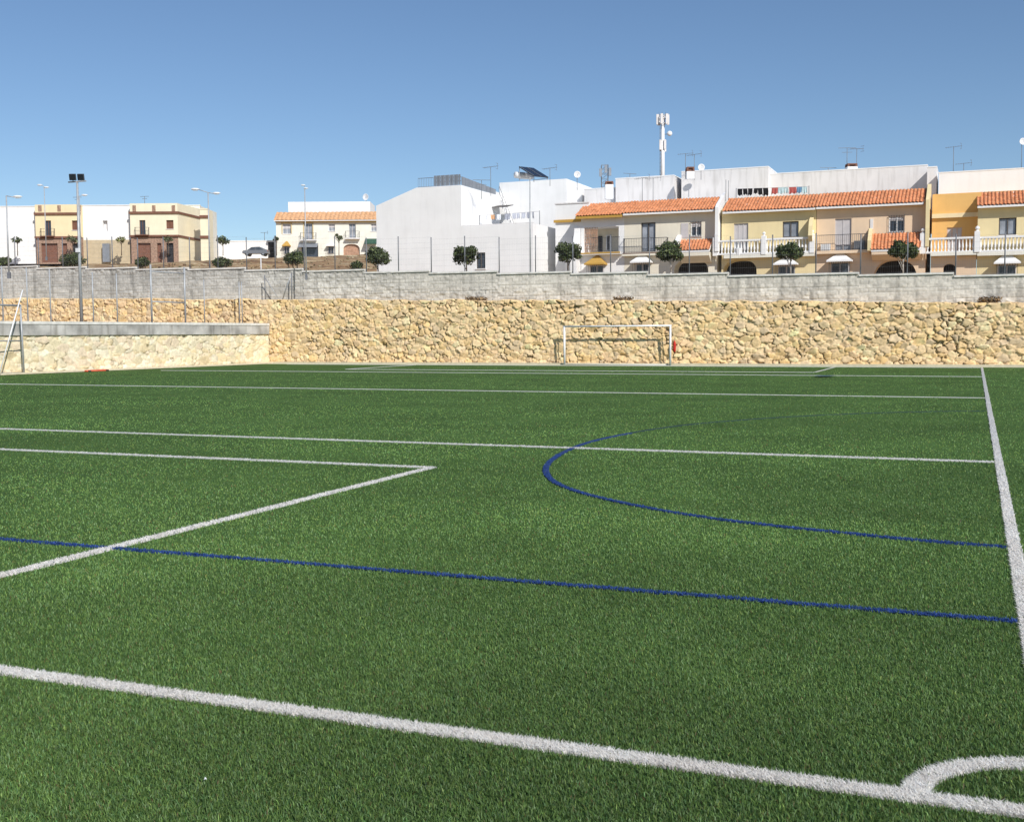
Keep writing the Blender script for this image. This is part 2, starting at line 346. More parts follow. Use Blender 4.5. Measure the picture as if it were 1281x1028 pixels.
def turf():
    n1 = 2000000; r0, r1 = 2.6, 58.0; half = math.radians(58); inner = math.radians(31)
    # radial density ~ rho(r)*r with rho falling off as the cube of the distance
    rr = np.linspace(r0, r1, 4000); pdf = rho(rr)*rr; cdf = np.cumsum(pdf); cdf /= cdf[-1]
    total = int((pdf*(rr[1]-rr[0])).sum()*2*half)
    n = min(n1, total); r = np.interp(rng.random(n), cdf, rr); a = (rng.random(n)*2-1)*half
    k = (np.abs(a) < inner) | (rng.random(n) < .42); r, a = r[k], a[k]; wide = 1+.5*sstep(inner, inner+.08, np.abs(a)); t = YAW + a   # sparser, broader blades well to the sides
    x = CAM.x + r*np.sin(t); y = CAM.y + r*np.cos(t)
    k = (x > -43) & (y < 52.7); x, y, r, wide = x[k], y[k], r[k], wide[k]
    k = ~in_lines(x, y); x, y, r, wide = x[k], y[k], r[k], wide[k]; n = len(x)
    hgt = .021*(.55+.8*rng.random(n)); wid = wide*np.maximum(.0035, r*.00058)*(.7+.6*rng.random(n)); hgt *= np.interp(r, [0, 20, 55], [1, .85, .7])
    lean = .25+.8*rng.random(n); ld = np.radians(150)+rng.normal(0, 1.5, n)
    base = np.array([.148,.250,.064])*np.interp(r, [5, 12, 30, 50], [.96, 1.02, 1.20, 1.30])[:,None]; v = np.exp(rng.normal(0, 1, n)*np.interp(r, [4, 10, 25], [.36, .27, .12]))[:,None]  # tint brightens with distance, painted in against the far pile's grazing shade
    tint = base*v
    yel = rng.random(n)[:,None]; tint = np.where(yel > .90, tint*np.array([1.45,1.2,1.1]), tint); tint = np.where(yel < .16, tint*np.array([.72,.9,1.15]), tint); pale = rng.random(n)[:,None]; tint = np.where(pale > np.interp(r, [5, 20], [.91, .97])[:,None], np.array([.26,.40,.17])*(.8+.4*yel), tint); tint = np.where(pale < .02, np.array([.20,.15,.06]), tint)
    big = (.62+.76*fbm(x*.5+90, y*.5+90, 5, 3))[:,None]; streak = (.72+.56*fbm(x*.13+50, y*.9+50, 4, 9))[:,None]
    roll = (1+.05*((np.floor((y+1.3)/3.9).astype(int) % 2)*2-1))[:,None]*(1-.22*np.exp(-((((y+1.3) % 3.9)-.03)/.03)**2)*(vnoise(x*.8, np.floor(y/3.9), 4) > .35))[:,None]   # carpet rolls laid across, with their seams
    streak = streak*roll
    tint = tint*big*streak
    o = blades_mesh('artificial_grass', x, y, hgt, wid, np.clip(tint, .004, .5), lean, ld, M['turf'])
    o.location.z = -.02
    tag(o, 'short green artificial grass pile covering the whole pitch', 'grass', kind='stuff')
    for nm, P, wd, c in LINES:
        Q = resample(P, .12); X, Y, Rr, T = [], [], [], []
        ext = []; ecs = []; ec0 = 'full'
        zt = .006 if c == 'w' else .009
        dirs = np.gradient(Q, axis=0); dirs /= np.hypot(*dirs.T)[:,None]; nrm = np.stack([-dirs[:,1], dirs[:,0]], 1)
        Aa = Q+nrm*wd/2; Bb = Q-nrm*wd/2
        for i in range(len(Q)-1):
            c0 = (Q[i]+Q[i+1])/2; r = math.hypot(c0[0]-CAM.x, c0[1]-CAM.y)
            zl = zt + float(np.interp(r, [9, 15, 55], [0, .009, .012]))*(1 if c == 'w' else float(np.interp(r, [9, 14, 22], [1.2, .9, .12])))   # the inlaid pile stands as high as the turf round it
            q4 = [Aa[i], Bb[i], Bb[i+1], Aa[i+1]]
            ext.append([(*p, zl) for p in q4]); ecs += [ec0 if not (nm == 'blue_arc' and i > .55*len(Q)) else 'worn']*(3 if r > 9 else 1)
            if r > 9:
                ext.append([(*q4[0],zl),(*q4[3],zl),(*q4[3],0),(*q4[0],0)]); ext.append([(*q4[2],zl),(*q4[1],zl),(*q4[1],0),(*q4[2],0)])
            v = math.atan2(c0[0]-CAM.x, c0[1]-CAM.y)-YAW
            if abs(v) > half: continue
            if c == 'b' and r > 16: continue
            m = rng.poisson(float(rho(r))*(2.2 if c == 'w' else 1.6)*.12*wd*min(4, 1+r/9))
            if m == 0: continue
            t = rng.random(m); s = (rng.random(m)-.5)*wd
            p = Q[i]+(Q[i+1]-Q[i])*t[:,None]+nrm[i]*s[:,None]; X.append(p[:,0]); Y.append(p[:,1])
        if not X: X, Y = [np.zeros(1)+Q[0,0]], [np.zeros(1)+Q[0,1]]
        X = np.concatenate(X); Y = np.concatenate(Y); r = np.hypot(X-CAM.x, Y-CAM.y); m = len(X)
        if c == 'w':
            h = .031*np.interp(r, [0, 10, 20, 55], [1, 1, .8, .62])*(.75+.45*rng.random(m)); tint = np.array([.92,.88,.83])*np.exp(rng.normal(0,.07,m))[:,None]*(.91+.14*fbm(X*2.3, Y*2.3, 3, 71))[:,None]; gk = rng.random(m) < .012; tint[gk] = np.array([.12,.18,.06]); ec = [.88,.86,.84]
        else:
            h = .026*(.7+.5*rng.random(m)); tint = np.array([.042,.098,.34])*np.exp(rng.normal(0,.3,m))[:,None]; ec = [.038,.088,.30]
            kg = rng.random(m) < .13; tint[kg] = np.array([.05,.12,.05])
        wv = np.maximum(.0036, r*.00078)*(.7+.6*rng.random(m))
        o = blades_mesh(nm, X, Y, h, wv, np.clip(tint,0,.93), .6+.5*rng.random(m), np.radians(150)+rng.normal(0,1.2,m), M['lineturf'], (np.array(ext), [ec if q == 'full' else [.055,.105,.10] for q in ecs]))
        o.location.z = -.02; tag(o, kind='structure')
turf()
# small blue mark far out on the turf
c = G(1031, 471); g = MB(); g.v = [(c.x+.34*math.cos(t*.3927)*(1+.2*math.sin(t*3)), c.y+.55*math.sin(t*.3927), .03) for t in range(16)]; g.f = [tuple(range(16))]
mk('bluemark', (.05,.10,.13)); tag(g.build('blue_mark', M['bluemark']), kind='structure')
# ------------------------------------------------------------------ rubble stone walls
PAL0 = np.array([[.74,.56,.30],[.78,.61,.36],[.80,.66,.43],[.72,.53,.25],[.70,.57,.38],[.77,.58,.38],[.62,.53,.40],[.82,.68,.46],[.76,.59,.33],[.78,.63,.40]])
PAL = PAL0*.6+PAL0.mean(0)*.4
def rubble(U, Vv, sx, sz, seed, depth, jointcol, pal):
    """height field and colour of a dry rubble face; U along, V up (arrays)"""
    r = np.random.default_rng(seed)
    wu = U + .22*sx*2*(fbm(U*3/sx*.4, Vv*3/sz*.4, 3, seed+1)-.5) + .06*np.sin(U*1.7+Vv*2); wv = Vv + .40*sz*2*(fbm(U*3/sx*.4+40, Vv*3/sz*.4+9, 3, seed+2)-.5)
    a = wu/sx; b = wv/sz; ai = np.floor(a).astype(int); bi = np.floor(b).astype(int)
    n = 512; jx, jy = r.random((n,n)), r.random((n,n)); rad = r.random((n,n))**1.6*.85; ci = r.integers(0, len(pal), (n,n)); cv = np.exp(r.normal(0, .07, (n,n)))
    tx, ty = r.normal(0, 1, (n,n)), r.normal(0, 1, (n,n)); off = r.random((n,n))
    F1 = np.full(U.shape, 9.); F2 = F1.copy(); I = np.zeros(U.shape, int); J = I.copy(); DX = np.zeros(U.shape); DY = DX.copy()
    for di in range(-2, 3):
        for dj in range(-2, 3):
            i = ai+di; j = bi+dj; px = i+.5*(j % 2)+.12+.76*jx[i%n, j%n]; py = j+.12+.76*jy[i%n, j%n]
            dx, dy = a-px, b-py; d = np.sqrt(dx*dx+dy*dy) - rad[i%n, j%n]
            c = d < F1; F2 = np.where(c, F1, np.minimum(F2, d)); I = np.where(c, i%n, I); J = np.where(c, j%n, J); DX = np.where(c, dx, DX); DY = np.where(c, dy, DY); F1 = np.where(c, d, F1)
    e = F2-F1; k = sstep(-.01, .20, e); pit = sstep(.54, .66, fbm(U*2.2+31, Vv*2.2+5, 3, seed+13))*sstep(.16, .02, e)
    h = k*depth*.75 + k*depth*.9*off[I,J] + k*.85*depth*(tx[I,J]*DX+ty[I,J]*DY) + depth*.7*(fbm(U*7, Vv*7, 4, seed+5)-.5) - pit*depth*1.5
    col = pal[ci[I,J]]*cv[I,J][...,None]*(.82+.36*fbm(U*5+7, Vv*5, 3, seed+8))[...,None]
    kk = sstep(.0, .07, e)[...,None]; dk = pit[...,None]; col = np.array(jointcol)*(1-kk)+col*kk; col = col*(1-.5*dk)  # pits also darkened in colour, painting the shade deep in the crevices
    return h, np.clip(col, .02, .88)
def ztop(X): return 2.98 - .0200*(X-1.4)
def stone_wall():
    x = np.arange(-66, 16, .042); n = 84
    t = np.linspace(0, 1, n)[:,None]; X = np.repeat(x[None], n, 0); top = ztop(x) + .18*(fbm(x*1.5, x*0+3, 3, 21)-.5); Z = t*top[None]
    h, col = rubble(X, Z, .33, .21, 5, .052, (.66,.51,.31), PAL*np.array([1.11,1.01,.91]))
    Y = 53.38 - h + .12*t
    P = np.stack([X, Y, Z], -1)
    cap = P[-1:].copy(); cap[...,1] = 54.3; cap[...,2] += .03; P = np.concatenate([P, cap]); col = np.concatenate([col, np.full((1, len(x), 3), (.45,.34,.2))])
    root = empty('stone_wall', (-20, 53.4, 0), 'tall rubble wall of tan stones behind the far goal, under the grey block wall', 'wall')
    o = grid_mesh('wall_face', P, M['stone'], col, smooth=True); o.parent = root; o.matrix_parent_inverse = Matrix.Translation((20, -53.4, 0))
    g = MB(); g.box(-39.3, 40, 52.95, 53.22, 0, .10); k = g.build('kerb', M['kerb']); k.parent = root; k.matrix_parent_inverse = Matrix.Translation((20, -53.4, 0))
stone_wall()
def left_wall():
    y = np.arange(-6, 53.35, .05); n = 44
    pal = np.array([[.78,.67,.45],[.80,.70,.50],[.76,.62,.39],[.82,.73,.55],[.78,.64,.46]])  # washed-out sunlight put into these paler stone tones and the pale joints
    t = np.linspace(0, 1, n)[:,None]; Yg = np.repeat(y[None], n, 0); Z = t*np.full((n, len(y)), 1.74)
    h, col = rubble(Yg, Z, .40, .24, 15, .028, (.79,.68,.46), pal)
    X = -39.86 + h - .05*t; P = np.stack([X, Yg, Z], -1)[:, ::-1]; col = col[:, ::-1]
    root = empty('side_wall', (-39.9, 44, 0), 'low pale stone wall along the left side of the pitch with a grey concrete cap', 'wall')
    inv = Matrix.Translation((39.9, -44, 0)); root.rotation_euler = (0, 0, -math.atan(.065))
    o = grid_mesh('wall_face', P, M['stonepale'], col); o.parent = root; o.matrix_parent_inverse = inv
    g = MB(); g.box(-40.5, -39.80, -6, 53.30, 1.74, 2.245); k = g.build('concrete_cap', M['concretedark'], root); k.matrix_parent_inverse = inv
    g = MB(); g.box(-40.52, -39.77, -6, 53.28, 2.25, 2.38); k = g.build('coping', M['concrete'], root); k.matrix_parent_inverse = inv
    g = MB(); g.box(-39.75, -39.30, -6, 52.94, 0, .07); k = g.build('kerb', M['kerb'], root); k.matrix_parent_inverse = inv
left_wall()
g = MB(); g.quad((-66,-6,2.20),(-43.4,-6,2.20),(-39.6,53.30,2.20),(-66,53.30,2.20)); tag(g.build('terrace_ground', M['earth']), kind='structure')
# ------------------------------------------------------------------ stepped grey block wall with its fence
STEP0 = -12.05
SEG = []                       # (x0, x1, ztop)
def wall_segments():
    b = [-16.30,-20.55,-24.85,-29.02,-33.2,-37.4,-41.47,-45.67,-49.68,-53.73,-57.82,-61.9,-66]
    z = [4.70,4.90,5.08,5.26,5.43,5.61,5.79,5.89,6.03,6.18,6.36,6.52]
    out = [(-12.05,-5.65,4.58),(-16.30,-12.05,4.74),(-5.65,-1.30,4.46),(-1.30,3.0,4.31),(3.0,7.2,4.14),(7.2,16,3.95)]
    zz = [4.90,5.02,5.16,5.29,5.47,5.63,5.80,5.90,6.05,6.19,6.37,6.53]
    for i in range(len(b)-1): out.append((b[i+1], b[i], zz[i]))
    return sorted(out)
SEG = wall_segments()
def block_wall():
    root = empty('block_wall', (-20, 54.4, 3.2), 'grey split-face block wall stepping down to the right on top of the tan stone wall', 'wall')
    inv = Matrix.Translation((20, -54.4, -3.2))
    for i, (x0, x1, zt) in enumerate(SEG):
        x = np.arange(x0, x1+.001, .045); x[-1] = x1; zb = ztop(x0)-.15; zr = zt-.09
        n = int((zr-zb)/.036); Z = np.linspace(zb, zr, n)[:,None]+0*x[None]; X = np.repeat(x[None], n, 0)
        row = np.floor((Z-zr)/.2).astype(int); u = X/.4+.5*(row % 2); c = np.floor(u).astype(int)
        fx = np.abs(u-c-.5)*2; fz = np.abs((Z-zr)/.2-row-.5)*2
        j = np.minimum(sstep(1., .9, fx), sstep(1., .82, fz))
        rr = np.random.default_rng(33); T = rr.random((128, 512)); tv = T[row % 128, c % 512]; T2 = rr.random((128,512))[row % 128, c % 512]
        # rougher, more broken blocks in patches
        rough = .45+.9*sstep(.45, .65, fbm(X*.12, Z*.8+3, 2, 44))
        h = j*(.018+.022*tv*rough) + j*.07*rough*(fbm(X*5, Z*7, 3, 45)-.5)
        Y = 54.22 - h
        warm = sstep(-48, -22, X)[...,None]
        col = (np.array([.52,.515,.49])*(1-warm)+np.array([.64,.61,.56])*warm)*np.array([1.03,1.0,.96])*(.86+.28*T2[...,None])*(.85+.3*fbm(X*.5, Z*2, 3, 46)[...,None])
        col = col*(.80+.20*j[...,None])*(.80+.36*fbm(X*.8+9, Z*.45+2, 4, 48)[...,None])*(1-.28*sstep(.58, .75, fbm(X*3.1, Z*.35, 3, 49))[...,None])
        o = grid_mesh('block_face', np.stack([X, Y, Z], -1), M['block'], np.clip(col,.02,.8)); o.parent = root; o.matrix_parent_inverse = inv
        g = MB(); g.box(x0+.002, x1-.002, 54.235, 54.40, zb, zr); k = g.build('block_backing', M['concretedark'], root); k.matrix_parent_inverse = inv
        g = MB(); g.box(x0+.001, x1-.001, 54.13, 54.44, zr+.001, zt); k = g.build('coping', M['concrete'], root); k.matrix_parent_inverse = inv
block_wall()
def seg_top(X):
    for x0, x1, z in SEG:
        if x0 <= X < x1: return z
    return 4.3
def wall_fence():
    root = empty('chain_link_fence', (-20, 54.3, 4.9), 'grey post and wire mesh fence standing on the grey block wall', 'fence')
    inv = Matrix.Translation((20, -54.3, -4.9))
    px = []
    for x0, x1, z in SEG:
        n = 3 if (x1-x0) > 5.5 else 2
        for k in range(n): px.append((x0 + .06 + k*(x1-x0)/n, z))
    px.append((15.9, 3.95)); px.sort()
    for x, z in px:
        g = MB().tube((x, 54.3, z-.02), (x, 54.3, z+1.95), .032, n=8); g.tube((x, 54.3, z+1.95), (x, 54.3, z+1.98), .04, .02, n=8)
        k = g.build('post', M['galvdark'], root, True); k.matrix_parent_inverse = inv
    g = MB()
    for (xa, za), (xb, zb) in zip(px[:-1], px[1:]):
        z = max(za, zb) if za == zb else zb if xb > xa else za
        z = za
        for q in range(7):
            zz = z+.06+q*.30; g.tube((xa, 54.3, zz), (xb, 54.3, zz), .0028, n=3)
        m = int((xb-xa)/.1)
        for q in range(1, m): g.tube((xa+q*(xb-xa)/m, 54.3, z+.06), (xa+q*(xb-xa)/m, 54.3, z+1.86), .0014, n=3)
    k = g.build('wire_mesh', M['galv'], root); k.matrix_parent_inverse = inv
wall_fence()
# ------------------------------------------------------------------ left terrace fence, gate and floodlight
def terrace_fence():
    X = -40.9; z0 = 2.30
    root = empty('terrace_fence', (X, 46, z0), 'tall thin wire fence with grey posts above the pale side wall on the left', 'fence')
    inv = Matrix.Translation((-X, -46, -z0)); ys = []
    for x in (4, 35, 63.7, 117, 147): ys.append(onX(x, 398, X).y)
    ys.append(onX(256, 398, X).y); ys.append(onX(300, 398, X).y); ys = sorted(ys+[53.0, 31.0, 28.5])
    for y in ys:
        k = MB().tube((X, y, z0), (X, y, z0+2.55), .03).build('post', M['galv'], root, True); k.matrix_parent_inverse = inv
    g = MB(); gy0, gy1 = onX(190, 398, X).y, onX(232, 398, X).y
    for q in range(8):
        zz = z0+.08+q*.34
        g.tube((X, ys[0], zz), (X, gy0-.05, zz), .003, n=3); g.tube((X, gy1+.05, zz), (X, 53.0, zz), .003, n=3)
    k = g.build('wire_mesh', M['galv'], root); k.matrix_parent_inverse = inv
    # braced corner in front of the block wall
    root2 = empty('fence_corner', (-38.6, 53.8, 3.75), 'braced grey corner posts of the fence on the stone wall below the block wall', 'fence post')
    iv2 = Matrix.Translation((38.6, -53.8, -3.75))
    a, b = onY(365, 374, 53.8), onY(332, 376, 53.8); t1, t2 = onY(365, 341, 53.8), onY(331, 344, 53.8)
    for nm, p, q, r in (('post', a, t1, .035), ('post', b, t2, .03), ('brace', onY(353, 375, 53.8), onY(364, 343, 53.8), .025), ('brace', onY(348, 371, 53.8), onY(332, 348, 53.8), .022)):
        p = Vector((p.x, 53.8, p.z-.1)); q = Vector((q.x, 53.8, q.z))
        k = MB().tube(p, q, r).build(nm, M['galv' if r < .03 else 'galvdark'], root2, True); k.matrix_parent_inverse = iv2
    # gate
    gr = empty('fence_gate', (X, (gy0+gy1)/2, z0), 'grey metal gate frame with a middle rail in the fence behind the side wall', 'gate')
    iv = Matrix.Translation((-X, -(gy0+gy1)/2, -z0)); zt = onX(190, 331, X).z; zm = onX(210, 378, X).z; zu = onX(210, 341, X).z
    for y in (gy0, gy1):
        k = MB().tube((X, y, z0), (X, y, zt), .05).build('gate_post', M['galv'], gr, True); k.matrix_parent_inverse = iv
    for z in (zm, zu):
        k = MB().tube((X, gy0, z), (X, gy1, z), .035).build('rail', M['galv'], gr, True); k.matrix_parent_inverse = iv
terrace_fence()
def floodlight():
    X = -41.6; b = onX(102, 400, X); t = onX(99, 227, X)
    root = empty('floodlight_mast', (b.x, b.y, 2.3), 'tall thin mast with two dark floodlights on a crossbar, left of the pitch', 'floodlight')
    h = t.z-2.3
    MB().tube((0,0,0), (0,0,h), .085, .05, 10).build('mast', M['galv'], root, True)
    MB().box(-.10,.10,-.16,-.05, onX(102,316,X).z-2.3,onX(102,311,X).z-2.3).build('junction_box', M['whitepaint'], root)
    MB().box(-.55,.55,-.035,.035, h-.06,h).build('crossbar', M['galv'], root)
    for s in (-.20, .20):
        ang = .42
        g = MB(); g.prism([(-.06,0),(.06,.03),(-.02,.33),(-.13,.29)], s-.155, s+.155, 'x'); g.tube((s,0,-.05),(s,0,.1),.02)
        k = g.build('lamp_head', M['iron'], root, loc=(0,0,h+.02)); k.rotation_euler = (0,0,ang)
        w_ = MB().prism([(-.075,.01),(-.065,.012),(-.137,.28),(-.147,.278)], s-.14, s+.14, 'x').build('lamp_glass', M['solar'], k)
floodlight()
# ------------------------------------------------------------------ goals and small things on the pitch
def far_goal():
    Y = 52.78; a, b = onY(706, 457, Y).x, onY(838.5, 457, Y).x; zt = onY(770, 408, Y).z
    root = empty('football_goal', ((a+b)/2, Y, 0), 'white seven-a-side football goal standing against the tan stone wall', 'goal'); hw = (b-a)/2
    for s in (-1, 1): MB().tube((s*hw,0,0), (s*hw,0,zt), .05, n=12).build('post', M['whitepaint'], root, True)
    MB().tube((-hw-.06,0,zt), (hw+.06,0,zt), .045, n=12).build('crossbar', M['whitepaint'], root, True)
    for s in (-1, 1):
        g = MB().tube((s*hw,0,zt-.02), (s*hw,.14,zt-.05), .02); g.tube((s*hw,.14,zt-.05), (s*hw,.15,.03), .018); g.tube((s*hw,0,.03), (s*hw,.15,.03), .018)
        g.build('net_support', M['whitepaint'], root, True)
    MB().tube((-hw,.15,.03), (hw,.15,.03), .02).build('ground_bar', M['whitepaint'], root, True)
far_goal()
def side_frame():
    b = onX(30, 468.5, -40.0); y0 = b.y; X = -40.0
    root = empty('metal_frame', (X, y0, 0), 'grey metal frame with crossing rails and a white slanting pole, cut by the left edge', 'frame')
    H = onX(28, 381, X).z
    MB().tube((0,0,0),(0,-.07,H),.042,n=10).build('upright', M['galv'], root, True)
    MB().tube((0,-3.0,0),(0,-3.12,H),.042,n=10).build('upright', M['galv'], root, True)
    zz = onX(15, 426.5, X).z
    for z, r in ((H-.05,.042),(zz,.028),(.06,.03)): MB().tube((0,-.08,z),(0,-3.05,z),r).build('rail', M['galv'], root, True)
    p, q = onX(25.5, 363, X), onX(4, 440, X)
    d = (q-p); q2 = p+d*((p.z-.03)/(p.z-q.z))
    MB().tube((.13, p.y-y0, p.z),(.13, q2.y-y0, .03),.028).build('slanting_pole', M['whitepaint'], root, True)
side_frame()
def red_bits():
    p = onY(843.5, 435, 53.0)
    root = empty('red_bundle', (p.x, 53.06, p.z-.35), 'red cloth bundle hanging on the stone wall beside the right goal post', 'cloth bundle')
    prof = [(.02,.78),(.05,.72),(.10,.55),(.13,.35),(.12,.18),(.08,.04),(.0,0)]
    g = MB().lathe((0,0,0), prof[::-1], 10)
    g.v = [(x*.62*(1+.25*math.sin(z*14+x*9)), y*.6, z*.8+.12) for x, y, z in g.v]; g.build('cloth', M['red'], root, True)
    MB().tube((0,0,.74),(0,.08,.86),.012).build('cord', M['iron'], root)
    p = G(99, 464)
    root = empty('red_hurdle', (-39.9+.065*(p.y-44)+.62, p.y, 0), 'flat red bar lying at the foot of the pale side wall', 'bar')
    MB().prism([(-.09,0),(.09,0),(.05,.07),(-.05,.07)], -.75, .75, 'y').build('bar_body', M['redorange'], root)
    for s in (-.6, .6): MB().box(-.16,.16,s-.06,s+.06,0,.05).build('foot', M['iron'], root)
red_bits()
p = G(257, 976); g = MB()
for k in range(6):
    t = k*1.047; g.v.append((-.0065*math.cos(t), .005*math.sin(t), .006+.003*math.sin(t*2)))
g.v += [(x*.6, y*.6, z+.005) for x, y, z in g.v]; g.f = [tuple(range(5,-1,-1)), tuple(range(6,12))]+[(k,(k+1)%6,6+(k+1)%6,6+k) for k in range(6)]
tag(g.build('paper_scrap', M['whitepaint'], loc=(p.x, p.y, 0)), 'tiny white scrap of paper lying on the turf in front of the near white line', 'litter')
# ------------------------------------------------------------------ plants
def leaf_cloud(name, clumps, n, size, cols, parent, seed, smooth=False):
    r = np.random.default_rng(seed); C = np.array([c[:3] for c in clumps]); Rr = np.array([c[3] for c in clumps]); wts = Rr**2/np.sum(Rr**2)
    k = r.choice(len(C), n, p=wts); d = r.normal(size=(n,3)); d /= np.linalg.norm(d, axis=1)[:,None]; rad = Rr[k]*(.35+.85*r.random(n)**.75)
    P = C[k]+d*rad[:,None]*np.array([1,1,.92]); nn = d+r.normal(size=(n,3))*.7; nn /= np.linalg.norm(nn, axis=1)[:,None]
    a = np.cross(nn, r.normal(size=(n,3))); a /= np.linalg.norm(a, axis=1)[:,None]; b = np.cross(nn, a); s = size*(.6+.8*r.random(n))[:,None]
    V = np.stack([P-a*s*.5, P+b*s*.32, P+a*s*.6, P-b*s*.32], 1); ci = np.array(cols)[r.integers(0, len(cols), n)]*np.exp(r.normal(0,.25,n))[:,None]*np.exp(r.normal(0,.18,len(C)))[k][:,None]
    me = bpy.data.meshes.new(name); me.vertices.add(4*n); me.vertices.foreach_set('co', V.astype(np.float32).ravel()); me.loops.add(4*n)
    me.loops.foreach_set('vertex_index', np.arange(4*n, dtype=np.int32)); me.polygons.add(n); me.polygons.foreach_set('loop_start', np.arange(0,4*n,4,dtype=np.int32)); me.update(calc_edges=True)
    at = me.attributes.new('tint','FLOAT_COLOR','POINT'); at.data.foreach_set('color', np.concatenate([np.repeat(ci,4,0), np.ones((4*n,1))],1).astype(np.float32).ravel())
    me.materials.append(M['leaf']); o = bpy.data.objects.new(name, me); COL.objects.link(o); o.parent = parent; return o
DARKG = [(.050,.070,.022),(.075,.098,.030),(.034,.050,.018),(.105,.125,.045),(.06,.08,.03)]
OLIVE = [(.10,.12,.06),(.13,.14,.07),(.07,.09,.04)]
def tree(name, label, cat, base, H, R, cz, seed, n=3400, leaf=.13, cols=DARKG, trunk='bark', tr=.05, group=None, squash=1.0, clum=17, stems=1):
    r = random.Random(seed); root = empty(name, base, label, cat, group)
    g = MB()
    for s in range(stems):
        ox = (s-(stems-1)/2)*R*.5; g.tube((ox*.4,0,-.1),(ox*.8+.02,.02,cz*.55),tr,tr*.8); g.tube((ox*.8+.02,.02,cz*.55),(ox,0,cz),tr*.8,tr*.5)
        for k in range(5):
            t = k*1.256+seed; g.tube((ox*.8,0,cz*(.6+.06*k)),(ox+math.cos(t)*R*.65,math.sin(t)*R*.65,cz+R*.25*math.sin(k*2.1)),tr*.45,tr*.15,6)
    g.build('trunk', M[trunk], root, True)
    cl = [(0,0,cz,R*.62)]
    for k in range(clum):
        a = r.random()*6.283; e = r.uniform(-.75,1); q = R*r.uniform(.45,.78)
        if k % 3 == 0:
            w_ = R*r.uniform(.82,1.02); cl.append((math.cos(a+1)*w_*.9, math.sin(a+1)*w_*.9, cz+r.uniform(-.6,.8)*R*.55*squash, R*r.uniform(.12,.20)))
        cl.append((math.cos(a)*q*math.sqrt(max(0,1-e*e*.6)), math.sin(a)*q*math.sqrt(max(0,1-e*e*.6)), cz+e*R*.62*squash, R*r.uniform(.22,.40)))
    leaf_cloud('crown', cl, n, leaf, cols, root, seed); return root
def street_tree(px, ytop, ybot, Y, label, seed, wpx=None, trunkwhite=False, **kw):
    """a clipped street tree whose crown spans ytop..ybot"""
    t, b = onY(px, ytop, Y), onY(px, ybot, Y); z0 = float(terr(t.x, Y)); Rr = (t.z-b.z)/2
    if wpx: Rr = (onY(px+wpx/2, ybot, Y).x - onY(px-wpx/2, ybot, Y).x)/2; 
    sq = ((t.z-b.z)/2)/Rr
    return tree(kw.pop('name', 'street_tree'), label, 'tree', (t.x, Y, z0), 0, Rr, (t.z+b.z)/2-z0, seed, squash=sq, trunk='barkwhite' if trunkwhite else 'bark', group='clipped street trees behind the block wall', **kw)
street_tree(472, 309, 334, 56.8, 'round clipped dark tree at the left corner of the big white block', 3, 29)
street_tree(583, 307, 332, 58.5, 'round dark tree beside the small window of the big white block', 4, 31)
street_tree(710, 303, 331, 58.5, 'round dark tree in front of the white annex, left of the yellow window hood', 5, 33)
street_tree(839, 302, 329, 58.5, 'round dark tree with pale trunk left of the ivory house garage arch', 6, 35, True)
street_tree(989, 304, 326, 58.5, 'round dark tree with whitewashed trunk in front of the cream house balustrade', 8, 34, True)
street_tree(1130, 300, 324, 58.5, 'tall dark tree with whitewashed trunk in front of the pink house arch', 9, 40, True)
def bush(px, ytop, ybot, w, Y, label, seed, cols=DARKG, name='shrub', n=1800):
    t, b = onY(px, ytop, Y), onY(px, ybot, Y); z0 = float(terr(t.x, Y)); R = abs(onY(px+w/2, ybot, Y).x-onY(px-w/2, ybot, Y).x)/2
    return tree(name, label, 'shrub', (t.x, Y, min(z0, b.z)), 0, R, (t.z+b.z)/2-min(z0,b.z), seed, n=n, leaf=.12, cols=cols, stems=3, tr=.03, squash=((t.z-b.z)/2)/R, group='shrubs along the earth bank')
bush(366, 313, 333, 25, 58, 'large dark shrub on the earth bank below the cream house with tiled roof', 21)
bush(90, 318, 334, 26, 57.5, 'broad dark shrub behind the block wall beside the floodlight mast', 22)
bush(178, 321, 335, 15, 57.5, 'small cone-like dark shrub below the yellow corner house', 23)
bush(277, 323, 335, 20, 57.5, 'low dark shrub on the bank beside the double street lamp', 24)
bush(5, 320, 335, 12, 57.5, 'dark shrub at the left edge of the bank', 25)
bush(446, 328, 337, 16, 57, 'low green shrub just above the block wall left of the white block', 26, n=500)
def young_tree(px, ytop, ybot, w, D, label, seed, cols=OLIVE, n=150, flat=False):
    b = onD(px, 319, D); t = onD(px, ytop, D); m = onD(px, ybot, D); R = w/2*D/FPX
    return tree('young_tree', label, 'tree', (b.x, b.y, b.z), 0, R, (t.z+m.z)/2-b.z, seed, n=n, leaf=.26, cols=cols, squash=((t.z-m.z)/2)/R, tr=.06, clum=8, group='thin young street trees by the far houses')
young_tree(22, 296, 305, 12, 148, 'thin young tree in front of the white house at the left edge', 31, DARKG)
young_tree(91, 293, 306, 15, 148, 'young tree in front of the dark entrance of the first yellow house', 32)
young_tree(152, 295, 305, 13, 148, 'young light green tree in front of the beige base between yellow houses', 33, [(.16,.18,.05),(.2,.2,.07)])
young_tree(211, 293, 305, 13, 148, 'young tree in front of the right window of the second yellow house', 34)
young_tree(279, 297, 305, 18, 160, 'small flat-topped dark tree above the low white wall', 35, DARKG, 420)
young_tree(346, 294, 304, 8, 158, 'thin dark young tree at the left corner of the tiled cream house', 37, DARKG)
young_tree(424, 290, 304, 12, 158, 'scruffy young tree in the middle of the tiled cream house front', 39)
